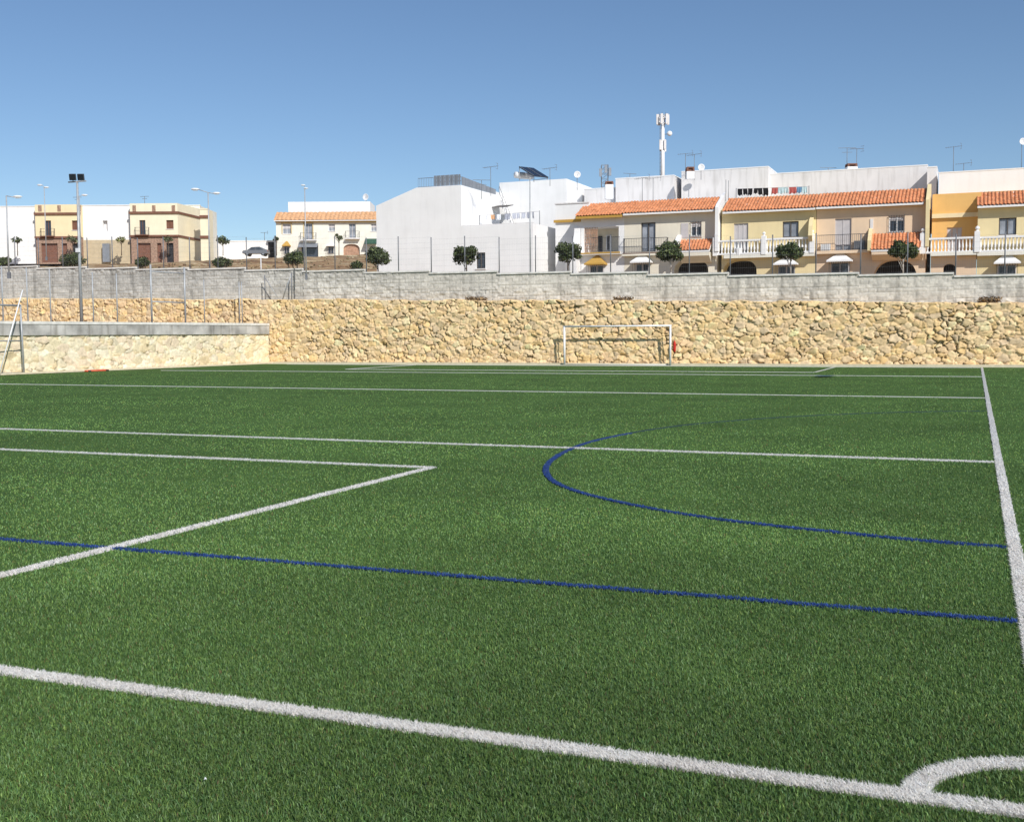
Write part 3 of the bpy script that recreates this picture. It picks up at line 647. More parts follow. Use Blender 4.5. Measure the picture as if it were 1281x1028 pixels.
def weeds():
    r = random.Random(5)
    for px, w, hp, lab in ((1238,22,5,'brown dry shrub clump on the ledge of the stone wall near the right edge'),(780,26,3,'dry brown weeds on the wall ledge above the goal'),(595,34,3,'long strip of dry weeds on the wall ledge left of the goal')):
        p = onY(px, 378, 53.85); root = empty('dry_weed', (p.x, 53.85, float(ztop(p.x))+.02), lab, 'weed', 'dry weeds on the stone wall ledge')
        W = w/2*60/FPX; cl = [(-W*.8+1.6*W*_/15, r.uniform(-.06,.06), r.uniform(0,hp*.02), hp*.02+.10) for _ in range(16)]
        leaf_cloud('dry_stems', cl, 420, .10, [(.20,.12,.06),(.15,.10,.06),(.27,.18,.09)], root, px)
weeds()
def bank_grass():
    r = np.random.default_rng(8); n = 4200
    D = 60+90*r.random(n)**1.6; px = r.uniform(-60, 480, n); P = [onD(a, 325, b) for a, b in zip(px, D)]
    X = np.array([p.x for p in P]); Y = np.array([p.y for p in P]); k = (fbm(X*.12, Y*.3, 3, 60) > .47) & (Y > 56); X, Y = X[k], Y[k]
    Z = terr(X, Y); cl = np.array([[.42,.33,.19],[.34,.24,.12],[.22,.13,.07],[.20,.20,.09],[.50,.41,.26]])[r.integers(0, 5, len(X))]
    h = .07+.20*r.random(len(X))**2
    o = blades_mesh('dry_grass', X, Y, h, np.full(len(X), .3), cl, .3+.5*r.random(len(X)), r.random(len(X))*6.28, M['turf'])
    me = o.data; co = np.zeros(len(me.vertices)*3); me.vertices.foreach_get('co', co); co = co.reshape(-1, 5, 3); co[:, :, 2] += Z[:, None]; me.vertices.foreach_set('co', co.ravel())
    tag(o, 'dry yellow brown grass tufts over the earth bank on the left', 'grass', kind='stuff')
bank_grass()
p = onY(326.5, 333, 57.2)
rt = empty('marker_post', (p.x, 57.2, float(terr(p.x, 57.2))), 'small white marker post with an orange foot on the earth bank', 'marker post')
zz = onY(326.5, 319, 57.2).z - float(terr(p.x, 57.2)); MB().tube((0,0,0), (0,0,zz), .03).build('post', M['whitepaint'], rt, True)
MB().lathe((0,0,0), [(0,0),(.20,0),(.18,max(.3,zz*.3)),(.05,max(.45,zz*.45)),(0,max(.46,zz*.46))], 10).build('foot', M['redorange'], rt)
# ------------------------------------------------------------------ building kit
def wall(root, x0, x1, z0, z1, y0, depth, matl, ops=(), name='wall', rev=.16, top=None):
    """closed volume whose front face (local y=y0) has real openings; ops: (xa,xb,za,zb,kind)"""
    g = MB(); xs = sorted({x0, x1, *[o[0] for o in ops], *[o[1] for o in ops]}); zs = sorted({z0, z1, *[o[2] for o in ops], *[o[3] for o in ops]})
    xs = [x for x in xs if x0 <= x <= x1]; zs = [z for z in zs if z0 <= z <= z1]
    for a, b in zip(xs[:-1], xs[1:]):
        for c, d in zip(zs[:-1], zs[1:]):
            m, n = (a+b)/2, (c+d)/2
            if any(o[0] < m < o[1] and o[2] < n < o[3] for o in ops): continue
            g.quad((a,y0,c),(b,y0,c),(b,y0,d),(a,y0,d))
    for o in ops:
        a, b, c, d = o[:4]; k = o[4] if len(o) > 4 else ''; rv = o[5] if len(o) > 5 else rev
        g.quad((a,y0,c),(a,y0+rv,c),(a,y0+rv,d),(a,y0,d)); g.quad((b,y0,d),(b,y0+rv,d),(b,y0+rv,c),(b,y0,c))
        g.quad((a,y0,d),(a,y0+rv,d),(b,y0+rv,d),(b,y0,d)); g.quad((a,y0,c),(b,y0,c),(b,y0+rv,c),(a,y0+rv,c))
        if k == 'arch':
            m, hw = (a+b)/2, (b-a)/2; hr = min(hw, (d-c)*.8)*(o[6] if len(o) > 6 else .72); n = 20
            pw = .8; sg = lambda v: math.copysign(abs(v)**pw, v); pts = [(m-hw*sg(math.cos(math.pi*i/n)), d-hr+hr*abs(math.sin(math.pi*i/n))**pw) for i in range(n+1)]
            for p, q in zip(pts[:-1], pts[1:]):
                g.quad((p[0],y0+.001,p[1]),(q[0],y0+.001,q[1]),(q[0],y0+.001,d),(p[0],y0+.001,d)); g.quad((p[0],y0,p[1]),(p[0],y0+rv,p[1]),(q[0],y0+rv,q[1]),(q[0],y0,q[1]))
    y1 = y0+depth
    g.quad((x0,y0,z0),(x0,y0,z1),(x0,y1,z1),(x0,y1,z0)); g.quad((x1,y0,z0),(x1,y1,z0),(x1,y1,z1),(x1,y0,z1))
    g.quad((x0,y0,z1),(x1,y0,z1),(x1,y1,z1),(x0,y1,z1)); g.quad((x0,y1,z0),(x0,y1,z1),(x1,y1,z1),(x1,y1,z0))
    return g.build(name, matl, root)
def backing(root, o, y0, matl, name, rv=.16):
    return MB().box(o[0]-.02, o[1]+.02, y0+rv, y0+rv+.06, o[2]-.02, o[3]+.02).build(name, matl, root)
def window(root, o, y0, frame='frame', pane='glass', mull=1, rv=.12, shut=0.0, name='window', sill=True, grille=False, box=None):
    a, b, c, d = o[:4]; t = .06; y = y0+rv-.05
    g = MB(); g.box(a,b,y,y+.06,d-t,d); g.box(a,b,y,y+.06,c,c+t); g.box(a,a+t,y,y+.06,c+t,d-t); g.box(b-t,b,y,y+.06,c+t,d-t)
    for k in range(mull):
        m = a+(b-a)*(k+1)/(mull+1); g.box(m-t*.6,m+t*.6,y,y+.06,c+t,d-t)
    f = g.build(name, M[frame], root)
    MB().box(a+.01,b-.01,y+.07,y+.09,c+.01,d-.01).build('pane', M[pane], f)
    if shut: MB().box(a+t,b-t,y+.02,y+.05,d-t-(d-c-2*t)*shut,d-t).build('shutter', M['shutter'], f)
    if sill and name == 'window': MB().box(a-.06,b+.06,y0-.06,y0+.02,c-.07,c-.002).build('sill', M['offwhite'], f)
    if grille:
        g = MB(); yy = y0-.09; n = max(4, int((b-a)/.14))
        for k in range(n+1): g.tube((a+(b-a)*k/n,yy,c-.02),(a+(b-a)*k/n,yy,d+.05),.012,n=5)
        for z in (c, (c+d)/2, d): g.tube((a,yy,z),(b,yy,z),.012,n=5)
        for x in (a, b): g.tube((x,yy,c),(x,y0,c),.012,n=5); g.tube((x,yy,d),(x,y0,d),.012,n=5)
        g.build('grille', M['iron'], f)
    return f
def hood_window(root, fr, x0, x1, yt, yb, zb, hoodmat='white', y0=0.0, capy=None):
    """ground-floor window in an iron cage under a pyramid hood"""
    (a, zt), (b, _) = fr.P(x0, yt), fr.P(x1, yt); zh = fr.P((x0+x1)/2, yb)[1]
    e = .14; pr = .75; m = (a+b)/2
    g = MB(); n = len(g.v)
    zt += .14
    g.v += [(a-e,y0,zh),(a-e,y0-pr,zh),(b+e,y0-pr,zh),(b+e,y0,zh),(m-.10,y0,zt),(m+.10,y0,zt)]
    g.f += [(0,1,4),(1,2,5,4),(2,3,5),(0,3,2,1)]
    g.box(a-e-.02,b+e+.02,y0-pr-.02,y0-.003,zh-.10,zh-.002)
    h = g.build('window_hood', M[hoodmat], root)
    c0 = max(zb, zh-1.75)
    f = window(root, (a+.05,b-.05,c0,zh-.12), y0-.14, 'shutter', 'glass', 1, rv=.06, sill=False, name='hooded_window')
    g = MB(); k = max(5, int((b-a)/.13))
    for i in range(k+1): g.tube((a+(b-a)*i/k,y0-pr+.1,c0),(a+(b-a)*i/k,y0-pr+.1,zh-.1),.012,n=5)
    for z in (c0+.1, (c0+zh)/2): g.tube((a,y0-pr+.1,z),(b,y0-pr+.1,z),.012,n=5); g.tube((a,y0-pr+.1,z),(a,y0,z),.012,n=5); g.tube((b,y0-pr+.1,z),(b,y0,z),.012,n=5)
    g.build('grille', M['iron'], f)
def tile_roof(root, x0, x1, ye, ze, yr, zr, matl='tile', per=.205, name='roof', fascia='white', th=.12):
    """barrel-tiled sheet from the eave (ye,ze) up to (yr,zr), its ends and underside closed"""
    nc = max(3, round((x1-x0)/per)); nx = nc*8+1; ny = 7
    x = np.linspace(x0, x1, nx); ph = (x-x0)/(x1-x0)*nc*2*np.pi; corr = .07*np.abs(np.cos(ph/2))**1.2
    sl = math.hypot(yr-ye, zr-ze); rows = []
    nrm = (-(zr-ze)/sl, (yr-ye)/sl)
    r = np.random.default_rng(int(abs(x0*31+x1*17)*10)); jit = r.normal(0, .008, (ny*2, nc+1))
    for k in range(ny):
        for e, lift in ((0, .012), (.985, 0.0)):
            t = (k+e)/ny; h = corr+lift+jit[2*k, np.minimum((np.arange(nx)//8), nc)]
            rows.append(np.stack([x, ye+(yr-ye)*t+nrm[0]*h, ze+(zr-ze)*t+nrm[1]*h], 1))
    o = grid_mesh(name, np.array(rows), M[matl], smooth=False, parent=root)
    g = MB(); g.prism([(ye+.03,ze-.004),(yr,zr-.004),(yr,zr-.004-th),(ye+.03,ze-.004-th)], x0+.02, x1-.02, 'x'); g.build('eave_board', M[fascia], o)
    return o
def balustrade(root, fr, xa, xb, yt, yb, dy, name='balustrade', matl='white', per=.19):
    (a, zt), (b, _) = fr.P(xa, yt, dy), fr.P(xb, yt, dy); zb = fr.P((xa+xb)/2, yb, dy)[1]; zt = fr.P((xa+xb)/2, yt, dy)[1]
    g = MB(); g.box(a,b,dy-.09,dy+.09,zt-.11,zt); g.box(a,b,dy-.09,dy+.09,zb,zb+.10); n = max(4, int((b-a)/per)); hh = zt-.11-zb-.10
    for k in range(n):
        x = a+(b-a)*(k+.5)/n; g.lathe((x,dy,zb+.10), [(.055,0),(.05,.05*hh),(.03,.12*hh),(.062,.35*hh),(.05,.55*hh),(.028,.8*hh),(.05,.93*hh),(.055,hh)], 7)
    return g.build(name, M[matl], root), zb, zt, a, b
def rail(root, a, b, z0, z1, y, n, matl='iron', name='railing', ends=None):
    g = MB(); g.tube((a,y,z1),(b,y,z1),.018,n=5); g.tube((a,y,z0+.06),(b,y,z0+.06),.012,n=5)
    for k in range(n+1): g.tube((a+(b-a)*k/n,y,z0),(a+(b-a)*k/n,y,z1),.009,n=4)
    if ends is not None:
        for x in (a, b):
            g.tube((x,y,z1),(x,ends,z1),.018,n=5)
            for k in range(1, 5): g.tube((x,y+(ends-y)*k/5,z0),(x,y+(ends-y)*k/5,z1),.009,n=4)
    return g.build(name, M[matl], root)
def wing(root, x, th, z0, zbal, zeave, zridge, matl, proj=1.0, name='wing_wall', low=True):
    """curved party wall that sweeps from the balcony up over the eave"""
    p = []
    if low: p += [(.02,z0),(-proj,z0)]
    else: p += [(.02,zbal-.1),(-proj,zbal-.1)]
    p += [(-proj,zbal+1.0)]
    for k in range(1, 8):
        t = k/8; p.append((-proj+(proj-.62)*math.sin(t*math.pi/2), zbal+1.0+(zeave-zbal-1.0)*(1-math.cos(t*math.pi/2))))
    p += [(-.62,zeave+.12),(-.40,zeave+.30),(1.7,zridge+.28),(1.9,zridge+.28),(1.9,zeave-.3),(.02,zeave-.3)]
    return MB().prism(p, x-th/2, x+th/2, 'x').build(name, M[matl], root)
YF = 68.0
def hframe(px, Y=YF):
    p = onY(px, 330, Y); z = float(street(np.array(p.x))); return Fr((p.x, Y, z))
def house(name, label, cat, fr, group=None): return empty(name, fr.o, label, cat, group, fr.a)
HG = 'terraced houses with tiled eaves along the street'
def R4(fr, x0, y0, x1, y1, dy=0.0):
    """pixel rectangle -> local (xa, xb, za, zb) on the facade"""
    xm, ym = (x0+x1)/2, (y0+y1)/2
    return (fr.P(x0, ym, dy)[0], fr.P(x1, ym, dy)[0], fr.P(xm, y1, dy)[1], fr.P(xm, y0, dy)[1])
# ---- white house (left end of the terrace)
def white_house():
    fr = hframe(727); rt = house('terraced_house', 'white house at the left end of the terrace with a brown lattice terrace', 'house', fr, HG)
    x1 = fr.P(781, 300)[0]; ze = fr.P(752, 269.5, -.5)[1]; zr = fr.P(758, 254.5, 1.7)[1]
    op = (*R4(fr, 731, 284, 774, 316), '', 1.5); zf = op[2]
    wall(rt, 0, x1-.004, 0, ze+.25, 0, 8, M['white'], [op]); backing(rt, op, 0, M['ivory'], 'terrace_back', 1.5)
    o = tile_roof(rt, -.25, x1-.02, -.5, ze, 1.7, zr, fascia='ochre', th=.16)
    MB().box(-.2,x1,1.72,7.9,ze+.3,zr+.05).build('parapet', M['offwhite'], rt)
    MB().box(-.15,x1-.15,-.45,-.001,zf-.16,zf).build('balcony', M['white'], rt); MB().box(-.16,x1-.14,-.47,-.452,zf-.10,zf-.005).build('balcony_edge', M['ochre'], rt)
    rail(rt, .9, x1-.2, zf, zf+.95, -.40, 22)
    # lattice screen, door and window on the terrace
    q = R4(fr, 731, 284, 747, 315, 0); g = MB()
    for k in range(9):
        a = q[0]+(q[1]-q[0])*k/8; g.tube((a,.05,q[2]),(a,.05,q[3]-.02),.02,n=5)
        z = q[2]+(q[3]-q[2])*k/8; g.tube((q[0],.07,z),(q[1],.07,z),.016,n=5)
        if k < 8: g.tube((q[0]+(q[1]-q[0])*k/8,.06,q[2]),(q[0]+(q[1]-q[0])*min(1,(k+3)/8),.06,q[3]-.05),.014,n=4)
    g.build('lattice_screen', M['lattice'], rt)
    MB().box(*[R4(fr,748.5,295.5,753.5,315.5,1.45)[i] for i in (0,1)],1.40,1.47,zf+.001,R4(fr,748.5,295.5,753.5,315.5,1.45)[3]).build('door', M['dark'], rt)
    window(rt, R4(fr,758.5,294,764,314,1.4), 1.36, 'framewhite','glass',0,rv=.05,sill=False)
    wq = fr.P(724, 300)[0]
    MB().prism([(-.9,0),(-.9,zf+.5)]+[(-.9+.9*math.sin(k*.196),zf+.5+1.35*(1-math.cos(k*.196))) for k in range(1,9)]+[(.02,zf+1.85),(.02,0)], wq-.3, wq+.12, 'x').build('wing_wall', M['white'], rt)
    hood_window(rt, fr, 738, 757, 322.5, 330, .1, 'ochre')
white_house()
# ---- ivory house
def ivory_house():
    fr = hframe(781); rt = house('terraced_house', 'ivory house with a tall glazed balcony door and a small tiled porch roof', 'house', fr, HG)
    x1 = fr.P(897, 300)[0]; ze = fr.P(840, 264.5, -.5)[1]; zr = fr.P(845, 249.8, 1.7)[1]
    d1 = (*R4(fr, 802, 278.5, 820, 315), ''); w1 = (*R4(fr, 864, 278, 877.5, 295.5), ''); ar = (*R4(fr, 843, 324.5, 886, 352), 'arch', 1.2)
    ar = (ar[0], ar[1], 0, ar[3], 'arch', 1.2)
    wall(rt, .004, x1, 0, ze+.25, 0, 8, M['ivory'], [d1, w1, ar]); backing(rt, ar, 0, M['dark'], 'garage_door', 1.2)
    window(rt, d1, 0, 'frame', 'glasspale', 1, name='balcony_door'); window(rt, w1, 0, 'framewhite', 'glass', 1, grille=True, shut=.3)
    w2 = R4(fr, 852, 279.5, 861, 298); MB().box(w2[0],w2[1],-.03,-.001,w2[2],w2[3]).build('open_shutter', M['shutter'], rt)
    tile_roof(rt, .02, x1-.08, -.5, ze, 1.7, zr); MB().box(0.01,x1,1.72,7.9,ze+.3,zr+.02).build('parapet', M['offwhite'], rt)
    zf = fr.P(810, 316, -.7)[1]; xb = fr.P(836, 316)[0]
    MB().box(.01,xb,-.45,-.001,zf-.16,zf-.02).build('balcony', M['ivory'], rt); MB().box(.01,xb+.01,-.47,-.002,zf-.019,zf+.02).build('balcony_edge', M['brown'], rt)
    rail(rt, .05, xb, zf+.02, zf+.95, -.40, 26, ends=-.02)
    pz0 = fr.P(870, 313, -.9)[1]; pz1 = fr.P(870, 300, -.02)[1]; pa, pb = fr.P(853, 306)[0], fr.P(892, 306)[0]
    tile_roof(rt, pa, pb, -.95, pz0, -.02, pz1, name='porch_roof'); MB().prism([(-.9,pz0-.13),(-.9,pz0-.35),(-.3,pz0-.75),(-.003,pz0-.75),(-.003,pz0-.13)], pa+.05, pb-.05, 'x').build('porch_wall', M['ivory'], rt)
    MB().prism([(-1.0,pz0-.15),(-1.0,pz0+.4),(-.45,pz1+.15),(-.004,pz1+.35),(-.004,pz0-.15)], pa-.28, pa-.02, 'x').build('scroll_wall', M['white'], rt)
    hood_window(rt, fr, 795, 814, 321, 327.5, .1, 'white')
    wing(rt, x1+.10, .2, pz0-.8, pz0, ze, zr, 'white', .66, low=False)
ivory_house()
# ---- cream house with balustrade
def cream_house():
    fr = hframe(901.5); rt = house('terraced_house', 'cream yellow house with a white balustrade balcony across its front', 'house', fr, HG)
    x1 = fr.P(1021, 300)[0]; ze = fr.P(960, 262.5, -.5)[1]; zr = fr.P(965, 246.5, 1.7)[1]
    s1 = (*R4(fr, 918, 279.5, 936, 300), ''); w1 = (*R4(fr, 979, 277, 999, 297), ''); ar = R4(fr, 900.5, 325.5, 946.5, 352); ar = (max(.15,ar[0]), ar[1], 0, ar[3], 'arch', 1.2)
    zf = fr.P(955, 317.5, -.8)[1]
    s1 = (s1[0], s1[1], zf, s1[3], ''); w1 = (w1[0], w1[1], w1[2], w1[3], '')
    wall(rt, .05, x1-.004, 0, ze+.25, 0, 8, M['cream'], [s1, w1, ar]); backing(rt, ar, 0, M['dark'], 'garage_door', 1.2)
    window(rt, s1, 0, 'shutter', 'glasspale', 2, name='balcony_door', shut=.5); window(rt, w1, 0, 'frame', 'glasspale', 1)
    tile_roof(rt, .18, x1, -.5, ze, 1.7, zr); MB().box(.2,x1,1.72,7.9,ze+.3,zr+.04).build('parapet', M['cream'], rt)
    xb = fr.P(1018, 318, -.8)[0]
    MB().box(.3,xb,-.55,-.001,zf-.20,zf).build('balcony', M['whitewarm'], rt)
    for xa, xc in ((897, 954), (957.5, 1014)): balustrade(rt, fr, xa, xc, 297.5 if xa > 930 else 300, 317 if xa > 930 else 318.5, -.45)
    for px in (955.7, 1016, 895): 
        a = fr.P(px, 300, -.45)[0]; g = MB().box(a-.14,a+.14,-.59,-.31,zf-.02,zf+1.12); g.lathe((a,-.45,zf+1.12),[(.12,0),(.05,.05),(.11,.14),(.08,.22),(0,.26)],8); g.build('balustrade_pier', M['white'], rt)
    q = fr.P(1014, 280)[0]; MB().prism([(-.9,zf+1.0),(-.75,zf+1.6),(-.5,zf+2.0),(-.002,zf+2.2),(-.002,zf)], q-.02, q+.2, 'x').build('party_wall', M['cream'], rt)
    hood_window(rt, fr, 973, 996, 324.5, 330, .1, 'white')
    g = MB().tube((1.2,-.35,zf),(1.2,-.35,zf+.8),.03); g.lathe((1.2,-.35,zf),[(.0,0),(.22,0),(.26,.4),(.2,.42)],10); g.build('plant_pot', M['whitepaint'], rt)
cream_house()
# ---- pink house
def pink_house():
    fr = hframe(1021); rt = house('terraced_house', 'pinkish house with a pale double balcony door and a dark garage arch behind a tree', 'house', fr, HG)
    x1 = fr.P(1158, 300)[0]; ze = fr.P(1090, 256, -.5)[1]; zr = fr.P(1094, 239.6, 1.7)[1]
    d1 = (*R4(fr, 1044.5, 273.5, 1065, 311), ''); w1 = (*R4(fr, 1112, 270.5, 1131.5, 290.5), ''); ar = R4(fr, 1092.5, 325, 1147, 352); ar = (ar[0], ar[1], 0, ar[3], 'arch', 1.2, 1.0)
    zf = fr.P(1050, 313, -.7)[1]; d1 = (d1[0], d1[1], zf, d1[3], '')
    wall(rt, .004, x1, 0, ze+.25, 0, 8, M['pink'], [d1, w1, ar]); backing(rt, ar, 0, M['dark'], 'garage_door', 1.2)
    window(rt, d1, 0, 'shutter', 'glasspale', 1, name='balcony_door', shut=.85); window(rt, w1, 0, 'framewhite', 'glass', 1, grille=True, shut=.25)
    w2 = R4(fr, 1088.5, 274, 1092.5, 287); MB().box(w2[0],w2[1],-.04,-.001,w2[2],w2[3]).build('vent', M['offwhite'], rt)
    tile_roof(rt, 0, x1-.1, -.5, ze, 1.7, zr); MB().box(0.01,x1,1.72,7.9,ze+.3,zr+.04).build('parapet', M['pink'], rt)
    xb = fr.P(1088, 313)[0]
    MB().box(.01,xb,-.45,-.001,zf-.18,zf).build('balcony', M['pink'], rt); rail(rt, .1, xb-.05, zf, zf+.95, -.40, 26)
    q = fr.P(1087, 300)[0]; MB().prism([(-.95,zf-.1),(-.95,zf+.5),(-.4,zf+1.05),(-.002,zf+1.3),(-.002,zf-.1)], q-.0, q+.2, 'x').build('scroll_wall', M['cream'], rt)
    MB().box(xb-.9,xb-.25,-.36,-.02,zf+.001,zf+.55).build('planter', M['galvdark'], rt); MB().box(.3,.85,-.36,-.05,zf+.001,zf+.42).build('air_conditioner', M['white'], rt)
    pz0 = fr.P(1120, 311.5, -.9)[1]; pz1 = fr.P(1120, 292, -.02)[1]; pa, pb = fr.P(1091, 300)[0], fr.P(1153, 300)[0]
    tile_roof(rt, pa, pb, -.95, pz0, -.02, pz1, name='porch_roof'); MB().prism([(-.9,pz0-.13),(-.9,pz0-.3),(-.3,pz0-.6),(-.003,pz0-.6),(-.003,pz0-.13)], pa+.05, pb-.05, 'x').build('porch_wall', M['pink'], rt)
    hood_window(rt, fr, 1039, 1064, 319.5, 326, .1, 'white')
    wing(rt, x1+.10, .2, pz0-.8, pz0+.2, ze, zr, 'cream', .66, low=False)
pink_house()
# ---- orange recessed house
def orange_house():
    fr = hframe(1162); rt = house('terraced_house', 'bright orange recessed house front behind a white balustrade', 'house', fr, HG)
    x1 = fr.P(1222, 300)[0]; zt = fr.P(1190, 243, .9)[1]
    s1 = (*R4(fr, 1184.5, 284.5, 1203.5, 300, .9), ''); zf = fr.P(1190, 315, -.8)[1]; s1 = (s1[0], s1[1], zf, s1[3], '')
    wall(rt, .10, x1+.2, zf, zt, .9, 7, M['orange'], [s1]); ar = R4(fr, 1180, 330, 1195, 352); ar = (ar[0], ar[1], 0, ar[3], 'arch', .5, 1.0)
    wall(rt, .10, x1-.004, 0, zf-.21, 0, 8, M['pink'], [ar], 'ground_floor'); backing(rt, ar, 0, M['dark'], 'garage_door', .5)
    window(rt, s1, .9, 'shutterpink', 'shutterpink', 2, name='balcony_door', shut=.95)
    zl = fr.P(1190, 269, .7)[1]; MB().box(.10,x1+.1,.72,.899,zl-.15,zl+.1).build('ledge', M['yellowdeep'], rt)
    MB().box(.1,x1,-.55,8,zf-.2,zf).build('balcony', M['whitewarm'], rt)
    balustrade(rt, fr, 1158.5, 1220, 297, 316.5, -.45)
    for px in (1154.5, 1222.5):
        a = fr.P(px, 300, -.45)[0]; g = MB().box(a-.15,a+.15,-.60,-.30,zf-.05,zf+1.15); g.lathe((a,-.45,zf+1.15),[(.13,0),(.05,.06),(.13,.16),(.1,.26),(0,.32)],8); g.build('balustrade_pier', M['white'], rt)
    MB().box(.12,x1+.18,1.0,1.2,zt+.002,zt+.05).build('coping', M['orange'], rt)
orange_house()
# ---- tan house at the right edge
def tan_house():
    fr = hframe(1222); rt = house('terraced_house', 'tan house at the right edge with a dark framed window above a white balustrade', 'house', fr, HG)
    x1 = fr.P(1222, 300)[0]+6.2; ze = fr.P(1250, 256.5, -.5)[1]; zr = fr.P(1250, 240.5, 1.7)[1]
    w1 = (*R4(fr, 1249.5, 272.5, 1271.5, 294), ''); zf = fr.P(1250, 314.5, -.8)[1]
    wall(rt, 0, x1, 0, ze+.25, 0, 8, M['cream'], [w1, (4.3,5.4,zf,zf+2.1,'')]); window(rt, w1, 0, 'frame', 'glasspale', 1); window(rt, (4.3,5.4,zf,zf+2.1), 0, 'frame', 'glasspale', 1, name='balcony_door')
    tile_roof(rt, -.05, x1, -.5, ze, 1.7, zr); MB().box(0,x1,1.72,7.9,ze+.3,zr+.06).build('parapet', M['orange'], rt)
    MB().box(.01,x1,-.55,-.001,zf-.2,zf).build('balcony', M['whitewarm'], rt); balustrade(rt, fr, 1225, 1330, 294.5, 314, -.45)
    hood_window(rt, fr, 1247, 1273, 320.5, 328.5, .1, 'white')
    g = fr.P(1262, 340)
tan_house()
# ---- plain white volumes above and behind the terrace
def rear_block(x0, x1, yt, Y, label, depth=6, zb=None, m='offwhite', extra=None):
    a, b = onY(x0, yt, Y), onY(x1, yt, Y); z0 = 8.2
    rt = empty('roof_block', (a.x, Y, z0), label, 'rooftop block', 'white rooftop blocks behind the terrace')
    wd = b.x-a.x; h = a.z-z0
    MB().box(0,wd,0,depth,0,h).build('wall', M[m], rt); MB().box(-.02,wd+.02,-.02,depth+.02,h+.001,h+.07).build('coping', M['white'], rt)
    return rt, wd, h
rear_block(731, 769, 237.5, 76.4, 'low white rooftop block left of the water-stained taller ones, beside the lattice mast', 6)
rear_block(770, 843, 224.3, 76, 'white rooftop block with two pipes, below the cell tower', 5)
rear_block(852.5, 961, 215.6, 76.6, 'long white rooftop block below the round satellite dish', 4.5)
rear_block(962, 1160, 218.5, 77.2, 'longest stained white rooftop block behind the laundry line and the pink house', 6)
rear_block(1160, 1172, 210, 75.2, 'narrow white wall end standing up right of the pink house roof', 3.2)
rear_block(1174.5, 1340, 217, 74.6, 'smooth white rooftop block above the orange house', 6, m='white')
# ---- the big white block
def white_block():
    Y = 67.0; fr = hframe(470, Y); rt = house('white_building', 'big windowless white block with a stepped roof terrace between the fields of houses', 'building', fr)
    P = fr.P
    xa, xb, xc = P(470.5, 260)[0], P(577, 260)[0], P(667, 300)[0]
    zl = P(471, 257.5)[1]; zs = P(521, 235)[1]; xs_ = P(521, 235)[0]; zt = P(577, 231.7)[1]; zt = (zt+P(530,234.2)[1])/2; z2 = P(620, 281.3)[1]
    MB().prism([(xa,0),(xb,0),(xb,zt),(xs_,zt),(xa,zl)], 0, 6.8, 'y').build('main_block', M['white'], rt)
    wo = (*R4(fr, 596, 316, 607, 336), '')
    wall(rt, xb+.004, xc, 0, z2, .0, 5.2, M['white'], [wo], 'lower_block', top=None); window(rt, wo, 0, 'frame', 'glass', 1)
    MB().box(xb+.02,xc-.02,.02,.18,z2+.001,z2+.06).build('coping', M['offwhite'], rt)
    # stair tower and rear block
    d = 9.0; x3, x4 = P(625, 250, d)[0], P(709, 250, d)[0]; z3 = P(670, 226, d)[1]
    MB().box(x3,x4,d,d+7,0,z3).build('rear_block', M['white'], rt); MB().box(xb-1,x3+.5,6.81,d+6,0,P(600,243,8)[1]).build('link_block', M['white'], rt)
    x5, x6 = P(709,250,d)[0], P(728,250,d+1)[0]; MB().box(x4+.003,x6,d+1,d+7,0,P(718,229,d+1)[1]-.35).build('rear_annex', M['white'], rt)
    # stair flight on the terrace
    g = MB(); sx0, sx1 = P(624, 262, 7)[0], P(642, 268, 7)[0]; n = 9; sz0 = z2; sz1 = P(624, 248, 7)[1]
    for k in range(n): g.box(sx0+(sx1-sx0)*k/n, sx0+(sx1-sx0)*(k+1)/n, 7.1, 8.1, z2-.3, sz1+(sz0-sz1)*(k+.5)/n)
    g.build('stair', M['white'], rt)
    g = MB()
    for e in (.45, .9): g.tube((sx0,7.08,sz1+e),(sx1,7.08,sz0+e-.1),.018)
    for k in range(5): g.tube((sx0+(sx1-sx0)*k/4,7.08,sz1+(sz0-sz1)*k/4-.1),(sx0+(sx1-sx0)*k/4,7.08,sz1+(sz0-sz1)*k/4+.85),.015)
    g.build('stair_rail', M['galvdark'], rt)
    # roof fence of grey sheets and a railing
    ra, rb, rc = P(523, 234,.2)[0], P(543, 234,.2)[0], P(576, 232,.2)[0]; ht = P(560, 219,.2)[1]
    g = MB(); k = 0
    n = int((rc-rb)/.16)
    for i in range(n): g.box(rb+(rc-rb)*i/n, rb+(rc-rb)*(i+.85)/n, .20 + .03*(i%2), .25+.03*(i%2), zt+.05, ht)
    g.box(rb,rc,.28,.31,zt+.3,zt+.36); g.box(rb,rc,.28,.31,ht-.2,ht-.14); g.build('sheet_screen', M['sheet'], rt)
    rail(rt, ra, rb-.05, zt, P(530,223,.2)[1], .22, 9, 'galvdark')
    g = MB(); m = len(g.v)
    for i in range(10): g.box(rc+.01, rc+.05, .35+i*.6, .9+i*.6, zt+.05, ht-.15-.02*i)
    g.build('side_screen', M['sheet'], rt)
    # awning on the terrace
    p = P(623, 262, 5.6); MB().prism([(5.3,p[1]+.1),(6.6,p[1]+.35),(6.6,p[1]+.40),(5.3,p[1]+.15)], p[0]-.35, p[0]+.8, 'x').build('awning', M['frame'], rt)
    return fr, z2
WBF, WBZ = white_block()
